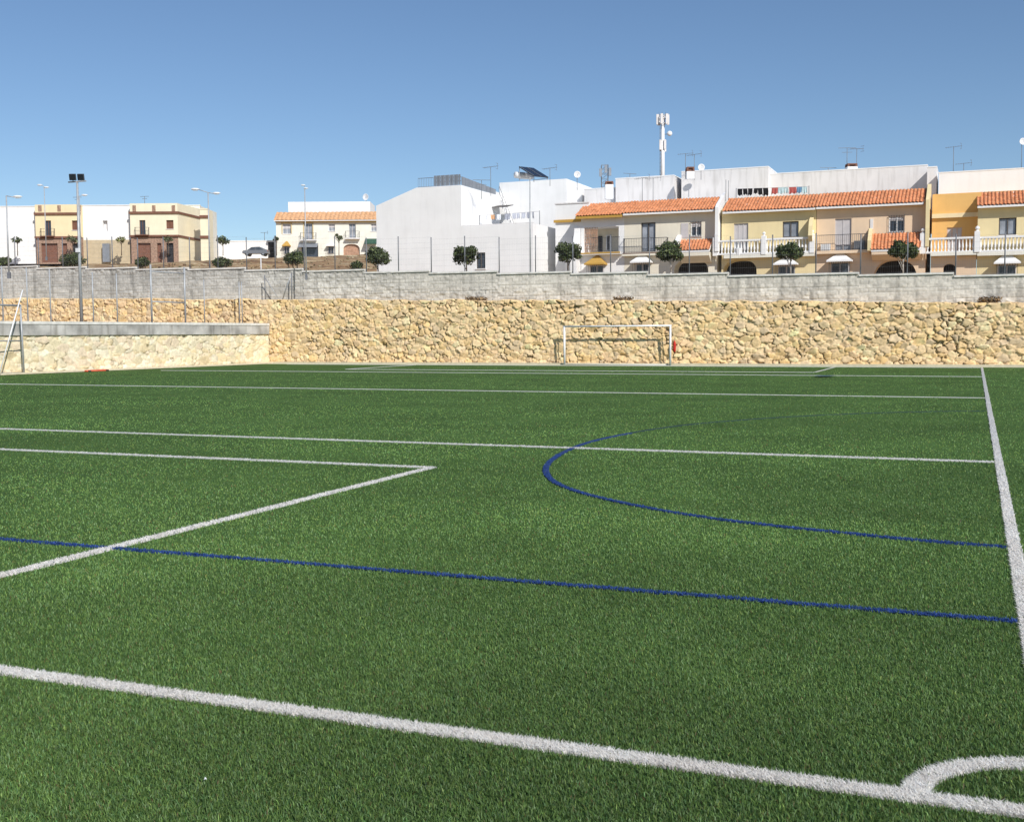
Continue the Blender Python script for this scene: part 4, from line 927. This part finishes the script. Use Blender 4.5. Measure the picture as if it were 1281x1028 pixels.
def annex():
    fr = hframe(695, 69.2); rt = house('white_annex', 'narrow white house with an ochre cornice between the white block and the terrace', 'house', fr)
    x1 = fr.P(737, 300)[0]; zt = fr.P(715, 255)[1]; zc = fr.P(712, 276.5)[1]
    wall(rt, 0, x1, 0, zt, 0, 7, M['white'], []); MB().box(-.08,x1-.3,-.14,-.001,zc-.09,zc+.09).build('cornice', M['ochre'], rt)
    MB().box(-.05,x1,-.05,.2,zt+.001,zt+.08).build('coping', M['offwhite'], rt)
annex()
# ------------------------------------------------------------------ far houses on the left hill
FA = -YAW*0 + (-YAW)          # facades square to the view there
def far_frame(px, ybase, D): p = onD(px, ybase, D); return Fr((p.x, p.y, p.z), -YAW)
FAR = 'two-storey houses on the far hill'
def yellow_house(px0, px1, label, D, ytop, band1, band2, pil, ops, garages, matl, side=None, side_label=None):
    fr = far_frame(px0, 319, D); rt = house('hill_house', label, 'house', fr, FAR)
    x1 = fr.P(px1, 300)[0]; zt = fr.P((px0+px1)/2, ytop)[1]; zb1 = fr.P((px0+px1)/2, band1)[1]; zb2 = fr.P((px0+px1)/2, band2)[1]
    O = [(*R4(fr, *q[:4]), '') for q in ops]
    wall(rt, 0, x1, zb2, zt, 0, 10, M[matl], O, 'wall', .25)
    for q, o in zip(ops, O):
        window(rt, o, 0, 'brown', 'brown' if q[4] == 's' else 'glass', 1, rv=.2, name='window' if q[4] != 'd' else 'balcony_door')
        if q[4] == 'd': rail(rt, o[0]-.5, o[1]+.5, o[2], o[2]+.95, -.45, 8, ends=-.01); MB().box(o[0]-.5,o[1]+.5,-.5,-.001,o[2]-.1,o[2]).build('balcony', M['brown'], rt)
    MB().box(-.1,x1+.1,-.18,-.001,zb1-.16,zb1+.12).build('cornice', M['brown'], rt); MB().box(-.1,x1+.1,-.2,-.003,zb2-.12,zb2+.12).build('string_course', M['brown'], rt)
    for p in pil:
        a = fr.P(p, 260)[0]; za, zb = fr.P(p, 264.5)[1], fr.P(p, 257)[1]; MB().box(a-.22,a+.22,-.06,-.001,za,zb).build('parapet_panel', M['stoneclad'], rt)
    Gd = [(*R4(fr, *q), '') for q in garages]; Gd = [(a,b,-1.0,d,'') for a,b,c,d,_ in Gd]
    wall(rt, .05, x1, -1.2, zb2-.13, .02, 9.9, M['stoneclad'], Gd, 'ground_floor', .3)
    for i, o in enumerate(Gd): backing(rt, o, .02, M[['brown','brown','dark'][i % 3]], 'garage_door' if i == 0 else 'door', .3)
    if side:
        g = MB(); a = x1+.003; dx, dy = side; P = []
        zz = zt
        for (u, v) in ((a,.0),(a+dx,dy)): P.append((u, v))
        g.quad((P[0][0],P[0][1],-1.2),(P[1][0],P[1][1],-1.2),(P[1][0],P[1][1],zt),(P[0][0],P[0][1],zt)); g.quad((P[0][0],0,zt),(P[1][0],P[1][1],zt),(a-.5,dy,zt),(a-.5,0,zt)); g.quad((P[1][0],dy,-1.2),(a-.5,dy,-1.2),(a-.5,dy,zt),(P[1][0],dy,zt))
        g.build('side_wall', M[matl], rt)
        for z, nm in ((zb1,'cornice'),(zb2,'string_course')):
            e = .12; g = MB(); n = Vector((dy,-dx,0)).normalized()*e; A, B = Vector((P[0][0],0,0)), Vector((P[1][0],dy,0))
            for q in ((A,B),):
                v = [A,B,B+n,A+n]; m = len(g.v)
                for zz in (z-.14, z+.12): g.v += [(k.x,k.y,zz) for k in v]
                g.f += [(0,1,2,3),(7,6,5,4),(0,4,5,1),(1,5,6,2),(2,6,7,3),(3,7,4,0)]
            g.build(nm, M['brown'], rt)
    return rt, fr
yellow_house(45.5, 101, 'amber yellow house with brown bands, left of the floodlight mast', 150, 256, 267.3, 297, (50,74,99), [(56.5,276,64,295.5,'d'),(90,276,99,288,'s')], [(51.5,304.5,72,319),(77.5,304.5,84,319),(90.5,304.5,101,319)], 'yellowdeep')
yellow_house(164, 223, 'pale yellow corner house with brown bands and a side wall running back', 150, 254.5, 266, 295.3, (168,192.5,217), [(174.5,275.5,182,294,'d'),(208,275.5,217,286.5,'s')], [(172.5,304,188.5,319),(196.5,304,202,319),(208,304,217,319)], 'yellow', side=(1.2, 8.0))
def plain_far(px0, px1, ytop, D, label, matl='white', ybase=319, base=None, recess=None, depth=9, name='hill_house', cat='house'):
    fr = far_frame(px0, ybase, D); rt = house(name, label, cat, fr, FAR if cat == 'house' else None); x1 = fr.P(px1, 300)[0]; zt = fr.P((px0+px1)/2, ytop)[1]; ops = []
    if recess: ops = [(*R4(fr, *recess), '')]
    wall(rt, 0, x1, -1.2, zt, 0, depth, M[matl], ops, 'wall', .5)
    if ops: backing(rt, ops[0], 0, M['offwhite'], 'light_well', .5)
    MB().box(-.05,x1+.05,-.06,.3,zt+.001,zt+.12).build('coping', M[matl], rt)
    if base: z = fr.P(px0, base)[1]; MB().box(.05,x1-.05,-.15,-.002,-1.2,z).build('plinth', M['beige'], rt)
    return rt, fr
plain_far(-14, 45, 259, 151, 'plain white house at the far left edge')
r_, f_ = plain_far(101.5, 163.5, 257.5, 151, 'plain white house with a small grey recess between the two yellow houses', base=300.5, recess=(128.7, 276, 134.5, 289))
MB().box(f_.P(131,310)[0],f_.P(139.5,310)[0],-.9,-.3,-1.0,f_.P(131,305.5)[1]).build('meter_cabinet', M['sheet'], r_)
r_, f_ = plain_far(228, 251, 257.5, 158, 'plain white house set back right of the yellow corner house', 'whitewarm')
g = MB(); cx = f_.P(247, 262)[0]; zz = f_.P(247, 262)[1]; g.box(cx-.5,cx+.5,-.4,-.05,zz-.6,zz+.4)
r_, f_ = plain_far(251.5, 261.5, 262, 152, 'narrow pale yellow house end with brown bands beside the double street lamp', 'yellow', depth=2.2)
for y_ in (271, 296.5): MB().box(-.05,f_.P(261.8,300)[0]+.05,-.2,-.003,f_.P(258,y_)[1]-.16,f_.P(258,y_)[1]+.16).build('string_course', M['brown'], r_)
r_, f_ = plain_far(264.8, 345, 302, 168, 'long low whitewashed wall behind the parked car', 'white', depth=.4, name='yard_wall', cat='wall')
MB().box(f_.P(335.7,310)[0],f_.P(343,310)[0],-.12,-.004,-.6,f_.P(340,303)[1]).build('gate', M['dark'], r_)
def tiled_far():
    D = 165; fr = far_frame(346, 319, D); rt = house('hill_house', 'cream two-storey house with an orange tiled eave and white rooftop storey', 'house', fr, FAR); P = fr.P
    x1 = P(474, 300)[0]; ze = P(400, 275.5, -.6)[1]; zr = P(400, 265.5, 1.8)[1]
    ops = [(353.5,280,364,292.5,'w'),(380.5,279.5,391,300,'d'),(411,280,419,289.5,'w'),(436.5,279.7,445,298,'d'),(464,280,471,289.5,'w')]
    O = [(*R4(fr,*o[:4]),'') for o in ops]; G2 = [(*R4(fr,377,305,398,319),''),(*R4(fr,429.5,305.5,450,319),'arch',.3)]
    G2 = [(a[0],a[1],-1.0,a[3],*a[4:]) for a in G2]
    wall(rt, 0, x1, -1.2, ze+.2, 0, 10, M['yellow'] if False else M['whitewarm'], O+G2, 'wall', .25)
    for o, q in zip(O, ops):
        window(rt, o, 0, 'framewhite' if q[4]=='w' else 'shutter', 'glasspale' if q[4]=='w' else 'glasspale', 1, rv=.2, shut=.5 if q[4]=='w' else 0, name='window' if q[4]=='w' else 'balcony_door')
        if q[0] < 400:
            g = MB(); e=.14
            g.box(o[0]-e,o[1]+e,-.05,-.002,o[3],o[3]+e); g.box(o[0]-e,o[0],-.05,-.002,o[2],o[3]-.002); g.box(o[1],o[1]+e,-.05,-.002,o[2],o[3]-.002); g.build('window_surround', M['surround'], rt)
        if q[4]=='d': MB().box(o[0]-.5,o[1]+.6,-.7,-.001,o[2]-.18,o[2]).build('balcony', M['offwhite'], rt); rail(rt,o[0]-.45,o[1]+.55,o[2],o[2]+.95,-.65,8,ends=-.01)
    backing(rt, G2[0], 0, M['glass'], 'entrance_door', .25); backing(rt, G2[1], 0, M['lattice'], 'garage_door', .3)
    tile_roof(rt, -.2, x1, -.6, ze, 1.8, zr, 'tilepale', .62); MB().box(-.1,x1,-.3,-.001,ze-.26,ze-.125).build('cornice', M['ochre'], rt)
    a, b = P(360.5, 260, 3)[0], P(463, 260, 3)[0]; MB().box(a,b,3,9,ze+.3,P(410,252.5,3)[1]).build('roof_storey', M['white'], rt)
    q = R4(fr,374,305,398,310); MB().prism([(-.9,q[2]),(-.003,q[3]),(-.003,q[3]+.1),(-.9,q[2]+.12)], q[0], q[1], 'x').build('porch_roof', M['sheet'], rt)
    hood_window(rt, fr, 355, 362.5, 303, 307.5, .1, 'ochre'); hood_window(rt, fr, 410, 418, 304.5, 307.5, .1, 'white')
    q = R4(fr,456,298.8,472,305.5,-1.0); MB().prism([(-1.2,q[2]),(-.003,q[3]),(-.003,q[3]+.1),(-1.2,q[2]+.12)], q[0], q[1], 'x').build('awning', M['green'], rt)
tiled_far()
def car():
    D = 158; p = onD(309.5, 317.5, D); q = onD(331.5, 317.5, D); Lc = (q-p).length
    rt = empty('parked_car', p+(q-p)/2+Vector((0,0,-.3)), 'dark grey hatchback parked side-on before the low white wall', 'car', None, -YAW); s = Lc/2/2.1
    s = .84
    body = [(-2.05,.35),(-2.1,.62),(-1.95,.82),(-1.25,.92),(-.55,1.38),(.75,1.44),(1.55,1.05),(2.0,.95),(2.08,.6),(2.05,.35)]
    MB().prism([(x*s,z*s) for x,z in body], -.8, .8).build('body', M['carpaint'], rt)
    for pts in ([(-1.12,.93),(-.5,1.32),(.05,1.35),(.05,.93)],[(.13,.93),(.13,1.35),(.7,1.37),(1.3,1.02),(1.3,.93)]): MB().prism([(x*s,z*s) for x,z in pts], -.812, .812).build('side_window', M['glass'], rt)
    for x in (-1.3, 1.32):
        for y in (-.78, .66):
            wv = MB().lathe((x*s,y,.33*s), [(.0,0),(.32,0),(.32,.14),(0,.14)], 16, 'y').build('wheel', M['tyre'], rt); MB().lathe((x*s,y-.012,.33*s), [(0,0),(.19,0),(.19,.16),(0,.164)], 12, 'y').build('rim', M['sheet'], wv)
    MB().box(-2.08*s,-2.0*s,-.6,-.35,.6*s,.72*s).build('headlight', M['lampglass'], rt); MB().box(1.98*s,2.06*s,-.75,-.55,.7*s,.85*s).build('tail_light', M['red'], rt)
car()
# ------------------------------------------------------------------ lamps, masts, aerials
LG = 'street lamps behind the block wall'
def street_lamp(px, ybase, D, ytop, heads, label, r=.052):
    b, t = onD(px, ybase, D), onD(px, ytop, D); rt = empty('street_lamp', (b.x,b.y,b.z-.6), label, 'street lamp', LG, -YAW); h = t.z-b.z+.6
    MB().tube((0,0,0),(0,0,h),r,r*.65,10).build('pole', M['galv'], rt, True); MB().box(-r*1.6,r*1.6,-r*1.6,r*1.6,0,.35).build('base', M['galvdark'], rt)
    for hx, hy, hw in heads:
        dx = (hx-px)*D/FPX; dz = (ytop-hy)*D/FPX; L_ = hw*D/FPX/2; s = 1 if dx > 0 else -1
        e = dx - s*L_*.8
        a = MB().tube((0,0,h-.02),(e,0,h+dz),r*.45,n=8).build('arm', M['galv'], rt, True)
        g = MB(); n = 10; k = len(g.v); prof = [(-1,.0),(-.75,.7),(-.2,1),(.5,.85),(1,.25)]
        for u, w_ in prof:
            for i in range(n): th = 2*math.pi*i/n; g.v.append((dx+u*L_, math.cos(th)*w_*L_*.42, h+dz+.02+math.sin(th)*w_*L_*.30*(1 if math.sin(th)>0 else .7)))
        for q in range(len(prof)-1):
            for i in range(n): j=(i+1)%n; g.f.append((q*n+i,q*n+j,(q+1)*n+j,(q+1)*n+i))
        g.f.append(tuple(range(n))); g.f.append(tuple(range(4*n,5*n))); hd = g.build('lamp_head', M['whitepaint'], rt, True)
        MB().box(dx-L_*.5,dx+L_*.6,-L_*.25,L_*.25,h+dz-L_*.24,h+dz-L_*.19).build('lamp_glass', M['lampglass'], hd)
street_lamp(262.5, 335, 72, 241.5, [(246.5,238,11),(273,243,10)], 'two-headed street lamp in front of the narrow yellow house end')
street_lamp(58, 318, 110, 234, [(52.5,232.5,7),(60.8,235.5,7)], 'two-headed street lamp in front of the amber yellow house')
street_lamp(11, 335, 64, 245.5, [(25,247.5,12)], 'single-headed street lamp at the left edge')
street_lamp(383, 337, 66, 236, [(381,233,6),(384.5,237,6)], 'slim street lamp in front of the cream house with tiled eave', .04)
street_lamp(101.5, 318, 122, 246, [(108,245,8)], 'street lamp mostly hidden behind the floodlight mast')
street_lamp(663.5, 340, 62.5, 225, [(663.8,224.5,2.5)], 'tall thin plain pole in front of the big white block', .045)
def mast(px, ybase, ytop, D, kind, label, nm='tv_aerial', cat='aerial', group='rooftop aerials'):
    b, t = onD(px, ybase, D), onD(px, ytop, D); rt = empty(nm, (b.x,b.y,b.z), label, cat, group, -YAW+random.uniform(-.5,.5)); h = t.z-b.z; r = .017*D/72
    MB().tube((0,0,-.5),(0,0,h),r).build('mast', M['galvdark'], rt, True)
    if kind == 'y':
        g = MB().tube((-.55,0,h-.05),(.55,0,h+.02),r*.6)
        for k in range(7): x = -.5+k*.16; g.tube((x,-.28+.02*k,h-.04+.01*k),(x,.28-.02*k,h-.04+.01*k),r*.4,n=5)
        g.tube((.5,0,h-.2),(.5,0,h+.22),r*.5,n=5); g.tube((.45,-.2,h+.2),(.45,.2,h+.2),r*.5,n=5); g.tube((.45,-.2,h-.16),(.45,.2,h-.16),r*.5,n=5); g.build('aerial_head', M['galvdark'], rt)
    elif kind == 't':
        g = MB().tube((-.6,0,h),(.6,0,h),r*.8); g.tube((-.35,0,h-.3),(.35,0,h-.3),r*.7); g.build('aerial_head', M['galvdark'], rt)
    elif kind == 'd':
        pr = [(0,.10),(.15,.09),(.3,.05),(.42,-.03),(.43,-.02),(.3,.06),(0,.115)]; g = MB().lathe((0,-.12,h-.1), [(a*.5*D/72,b_*.5*D/72) for a,b_ in pr], 18, 'y')
        g.v = [(x, y, z) for x,y,z in g.v]; g.build('dish', M['whitepaint'], rt, True); MB().tube((0,-.1,h-.25),(0,-.36,h-.12),.012).build('feed_arm', M['galvdark'], rt)
    return rt
mast(181, 254, 246, 152, 't', 'T-shaped aerial on the pale yellow corner house')
mast(614, 236, 209, 77, 'y', 'aerial on a tall mast beside the stair tower of the white block')
mast(602.5, 240, 225.5, 78, 't', 'low aerial behind the grey screen of the white block')
mast(688, 224, 210.5, 80, 'y', 'aerial on the rear of the white block right of the solar panel')
mast(722, 229, 217, 79, 'd', 'white satellite dish at the right end of the white block roof', 'satellite_dish', 'satellite dish', 'rooftop satellite dishes')
mast(857.5, 215, 192.5, 80, 'y', 'left one of two tall aerials beside the round satellite dish')
mast(868.5, 216, 193.5, 80, 'y', 'right one of two tall aerials, next to the round satellite dish')
mast(877, 216, 208, 80, 'd', 'round white satellite dish on the long white rooftop block', 'satellite_dish', 'satellite dish', 'rooftop satellite dishes')
mast(803.5, 246, 223, 75.5, 'y', 'slim aerial on the left of two in front of the block below the cell tower')
mast(817, 246, 223, 75.5, 'y', 'slim aerial on the right of two in front of the block below the cell tower')
mast(908, 242, 225, 73, '', 'left vent pipe above the ivory house roof', 'vent_pipe', 'pipe', 'rooftop pipes')
mast(911.2, 242, 226, 73, '', 'right vent pipe above the ivory house roof', 'vent_pipe', 'pipe', 'rooftop pipes')
mast(1059.5, 207, 185.5, 79, 't', 'left aerial of the pair by the chimney above the pink house')
mast(1071.5, 215, 186.5, 79, 'y', 'right aerial of the pair by the chimney above the pink house')
mast(1192.5, 216, 184, 80, 'y', 'tall aerial above the smooth white block at right')
mast(1205.5, 216, 204.5, 80, 'y', 'short aerial above the smooth white block at right')
mast(1036, 217, 210, 80, 't', 'tiny aerial left of the chimney above the pink house')
mast(788, 224, 217.5, 90, 't', 'tiny aerial on the block left of the cell tower')
mast(1277.5, 213, 176, 80, 'd', 'mast with a white dish at the right edge of the picture', 'satellite_dish', 'satellite dish', 'rooftop satellite dishes')
mast(97, 258, 247, 152, 't', 'small aerial between the first yellow house and the mast')
mast(331, 302, 291, 170, 'y', 'aerial behind the low white wall right of the car')
mast(458, 253, 246, 170, 'd', 'small dish on the white roof storey of the tiled cream house', 'satellite_dish', 'satellite dish', 'rooftop satellite dishes')
def chimney(x0, x1, yt, ym, yb, D, label):
    b = onD((x0+x1)/2, yb, D); rt = empty('chimney', (b.x,b.y,b.z-.4), label, 'chimney', 'rooftop chimneys', -YAW); w_ = (x1-x0)*D/FPX/2; zm = onD(x0,ym,D).z-b.z+.4; zt = onD(x0,yt,D).z-b.z+.4
    MB().box(-w_,w_,-w_,w_,0,zm).build('stack', M['white'], rt); g = MB()
    for sx in (-1,1):
        for sy in (-1,1): g.box(sx*w_*.8-.06,sx*w_*.8+.06,sy*w_*.8-.06,sy*w_*.8+.06,zm+.001,zt-.08)
    g.box(-w_*.55,w_*.55,-w_*.55,w_*.55,zm+.001,zt-.1); g.box(-w_*.95,w_*.95,-w_*.95,w_*.95,zt-.08,zt); g.build('cowl', M['brown'], rt)
chimney(858.5, 868, 209.5, 215, 217, 79.5, 'chimney with dark cowl between the two tall aerials')
chimney(1058.5, 1071, 205.5, 209.5, 217, 78.5, 'chimney with dark cowl above the pink house')
chimney(757, 767, 227.5, 231.5, 242, 79, 'chimney with dark cowl beside the lattice mast')
def cell_tower():
    D = 150; b, t = onD(829, 225, D), onD(829.5, 146, D); rt = empty('cell_tower', (b.x,b.y,b.z-4), 'tall white cell phone mast with a crown of antenna panels above the roofs', 'mast', None, -YAW); h = t.z-b.z+4; u = D/FPX
    MB().tube((0,0,0),(0,0,h-.5),.30,.22,14).build('shaft', M['whitepaint'], rt, True); g = MB()
    for k in range(14): g.box(-.36,-.30,-.16,.16,4+k*.55,4.05+k*.55)
    g.box(-.37,-.34,-.16,-.12,3.5,h-1); g.box(-.37,-.34,.12,.16,3.5,h-1); g.build('ladder', M['galvdark'], rt)
    zc = h-3*u*10*.32
    def z(y): return onD(829,y,D).z-b.z+4
    for i in range(6):
        a = i*1.047+.2; x, y = math.cos(a)*.72, math.sin(a)*.72
        pn = MB().box(x-.16,x+.16,y-.09,y+.09,z(157),z(144.5)).build('antenna_panel', M['offwhite'], rt)
        MB().tube((0,0,z(150)),(x,y,z(150)),.03).build('bracket', M['galvdark'], pn)
    for y_ in (146, 156): MB().lathe((0,0,z(y_)),[(.55,0),(.58,.03),(.58,.09),(.55,.09),(.55,0)],16).build('ring', M['galv'], rt)
    for i in range(4):
        a = i*1.57+.6; MB().box(math.cos(a)*.42-.13,math.cos(a)*.42+.13,math.sin(a)*.42-.1,math.sin(a)*.42+.1,z(190)+.3*i*.3,z(176)).build('equipment_box', M['offwhite'], rt)
    MB().lathe((.85,-.3,z(168.5)), [(0,.1),(.32,.06),(.34,-.06),(0,-.1)], 16, 'y').build('dish', M['whitepaint'], rt, True); MB().tube((0,0,z(169)),(.85,-.2,z(169)),.04).build('dish_arm', M['galvdark'], rt)
    for x in (-.5,-.1,.35): MB().tube((x,0,z(146)),(x,0,z(141.5)),.02).build('whip_aerial', M['galvdark'], rt)
cell_tower()
def lattice():
    D = 84; b, t = onD(756.5, 238, D), onD(756.5, 207, D); rt = empty('lattice_mast', (b.x,b.y,b.z-.5), 'short grey lattice mast with small antennas left of the cell tower', 'mast', None, -YAW); h = t.z-b.z+.5; g = MB(); s = .24
    for x in (-s,s):
        for y in (-s,s): g.tube((x,y,0),(x,y,h),.02,n=5)
    n = 7
    for k in range(n):
        z0, z1 = h*k/n, h*(k+1)/n
        for q in (-s,s): g.tube((-s,q,z0),(s,q,z1),.012,n=4); g.tube((-s,q,z1),(s,q,z1),.014,n=4); g.tube((q,-s,z0),(q,s,z1),.012,n=4)
    g.build('lattice', M['galvdark'], rt)
    for x, z in ((-.34,h-.55),(.36,h-.5),(.05,h-.3)): MB().box(x-.09,x+.09,-.42,-.28,z-.32,z+.25).build('antenna_panel', M['sheet'], rt)
lattice()
def solar():
    D = 79; b = onD(664, 226, D); rt = empty('solar_heater', (b.x,b.y,b.z), 'tilted dark solar water heater panel on the rear white block', 'solar panel', None, 1.04); u = D/FPX
    for k in (0, 1):
        g = MB(); x0 = -.62+k*.66
        g.prism([(-.2-.9,.1),(.55,.82+.1),(.51,.88+.1),(-.2-.94,.16)], x0, x0+.62, 'x'); p = g.build('panel', M['solar'], rt)
        MB().prism([(-1.14,.165),(.50,.99),(.495,1.0),(-1.145,.175)], x0-.02, x0, 'x').build('panel_edge', M['galv'], p)
    MB().lathe((0,0,0),[(0,-.75),(.22,-.72),(.24,0),(.22,.72),(0,.75)],14,'z').build('tank', M['whitepaint'], rt, True, (0,.80,.42)).rotation_euler = (0,1.5708,0)
    g = MB()
    for x in (-.6,.68): g.tube((x,.5,0),(x,.5,.95),.025); g.tube((x,-1.0,0),(x,-1.0,.15),.025); g.tube((x,-1.0,.1),(x,.55,.12),.02)
    g.build('stand', M['galv'], rt)
solar()
# ------------------------------------------------------------------ laundry
def cloth(rt, x0, x1, zt, zb, y, m, seed, name='cloth'):
    r = random.Random(seed); n = 8; g = MB()
    for side in (0, .012):
        for i in range(n+1):
            for j in range(5):
                x = x0+(x1-x0)*i/n; t = j/4; g.v.append((x+.02*math.sin(seed+3*t), y+side+.05*t*math.sin(i*1.6+seed), zt+(zb-zt)*t*(1+.10*math.sin(i*1.3+seed))))
    for s in (0, 1):
        for i in range(n):
            for j in range(4): a = s*(n+1)*5+i*5+j; g.f.append((a,a+1,a+6,a+5))
    return g.build(name, M[m], rt, True)
def laundry(px0, px1, y0, y1, D_Y, items, label, zl, group='washing lines on the roofs'):
    a, b = onY(px0, y0, D_Y), onY(px1, y1, D_Y); rt = empty('washing_line', (a.x,D_Y,zl), label, 'washing line', group); Lx = b.x-a.x
    za, zb = a.z-zl, b.z-zl
    for x, z in ((0,za),(Lx,zb)): MB().tube((x,0,0),(x,0,z+.05),.025).build('post', M['galvdark'], rt, True)
    MB().tube((0,0,za),(Lx,0,zb),.008,n=5).build('line', M['galvdark'], rt)
    for i, (u, v, dz, m) in enumerate(items):
        p, q = onY(u, 240, D_Y).x-a.x, onY(v, 240, D_Y).x-a.x; zt = za+(zb-za)*((p+q)/2/Lx)
        o = cloth(rt, p, q, zt-.005, zt-dz, -.01, m, i*1.7+px0); o.name = 'garment'
laundry(921, 1012, 236.5, 233.5, 73.5, [(923,929,.45,'clothblack'),(929.5,935,.40,'clothblack'),(935.5,941,.45,'clothblack'),(943,948,.35,'clothblack'),(948.5,954,.45,'clothblack'),(954.5,961,.5,'clothblack'),(965,973,.42,'clothred'),(973.5,982,.40,'clothpale'),(982.5,986,.38,'clothpale'),(987,996,.42,'clothred'),(996.5,1003,.40,'clothblue'),(1003.5,1010,.42,'clothpale')], 'washing line with black garments and coloured towels above the cream house roof', 9.6)
laundry(600, 675, 270, 264.5, 70, [(605,609,.3,'clothwhite'),(614,619,.32,'clothorange'),(621,626,.4,'clothwhite'),(631,638,.42,'clothgrey'),(641,645.5,.4,'clothsilver'),(646,650,.38,'clothsilver'),(652,657,.40,'clothsilver'),(659,664,.42,'clothgrey'),(666,668,.45,'clothgrey')], 'washing line with pale laundry on the terrace of the big white block', 9.1)
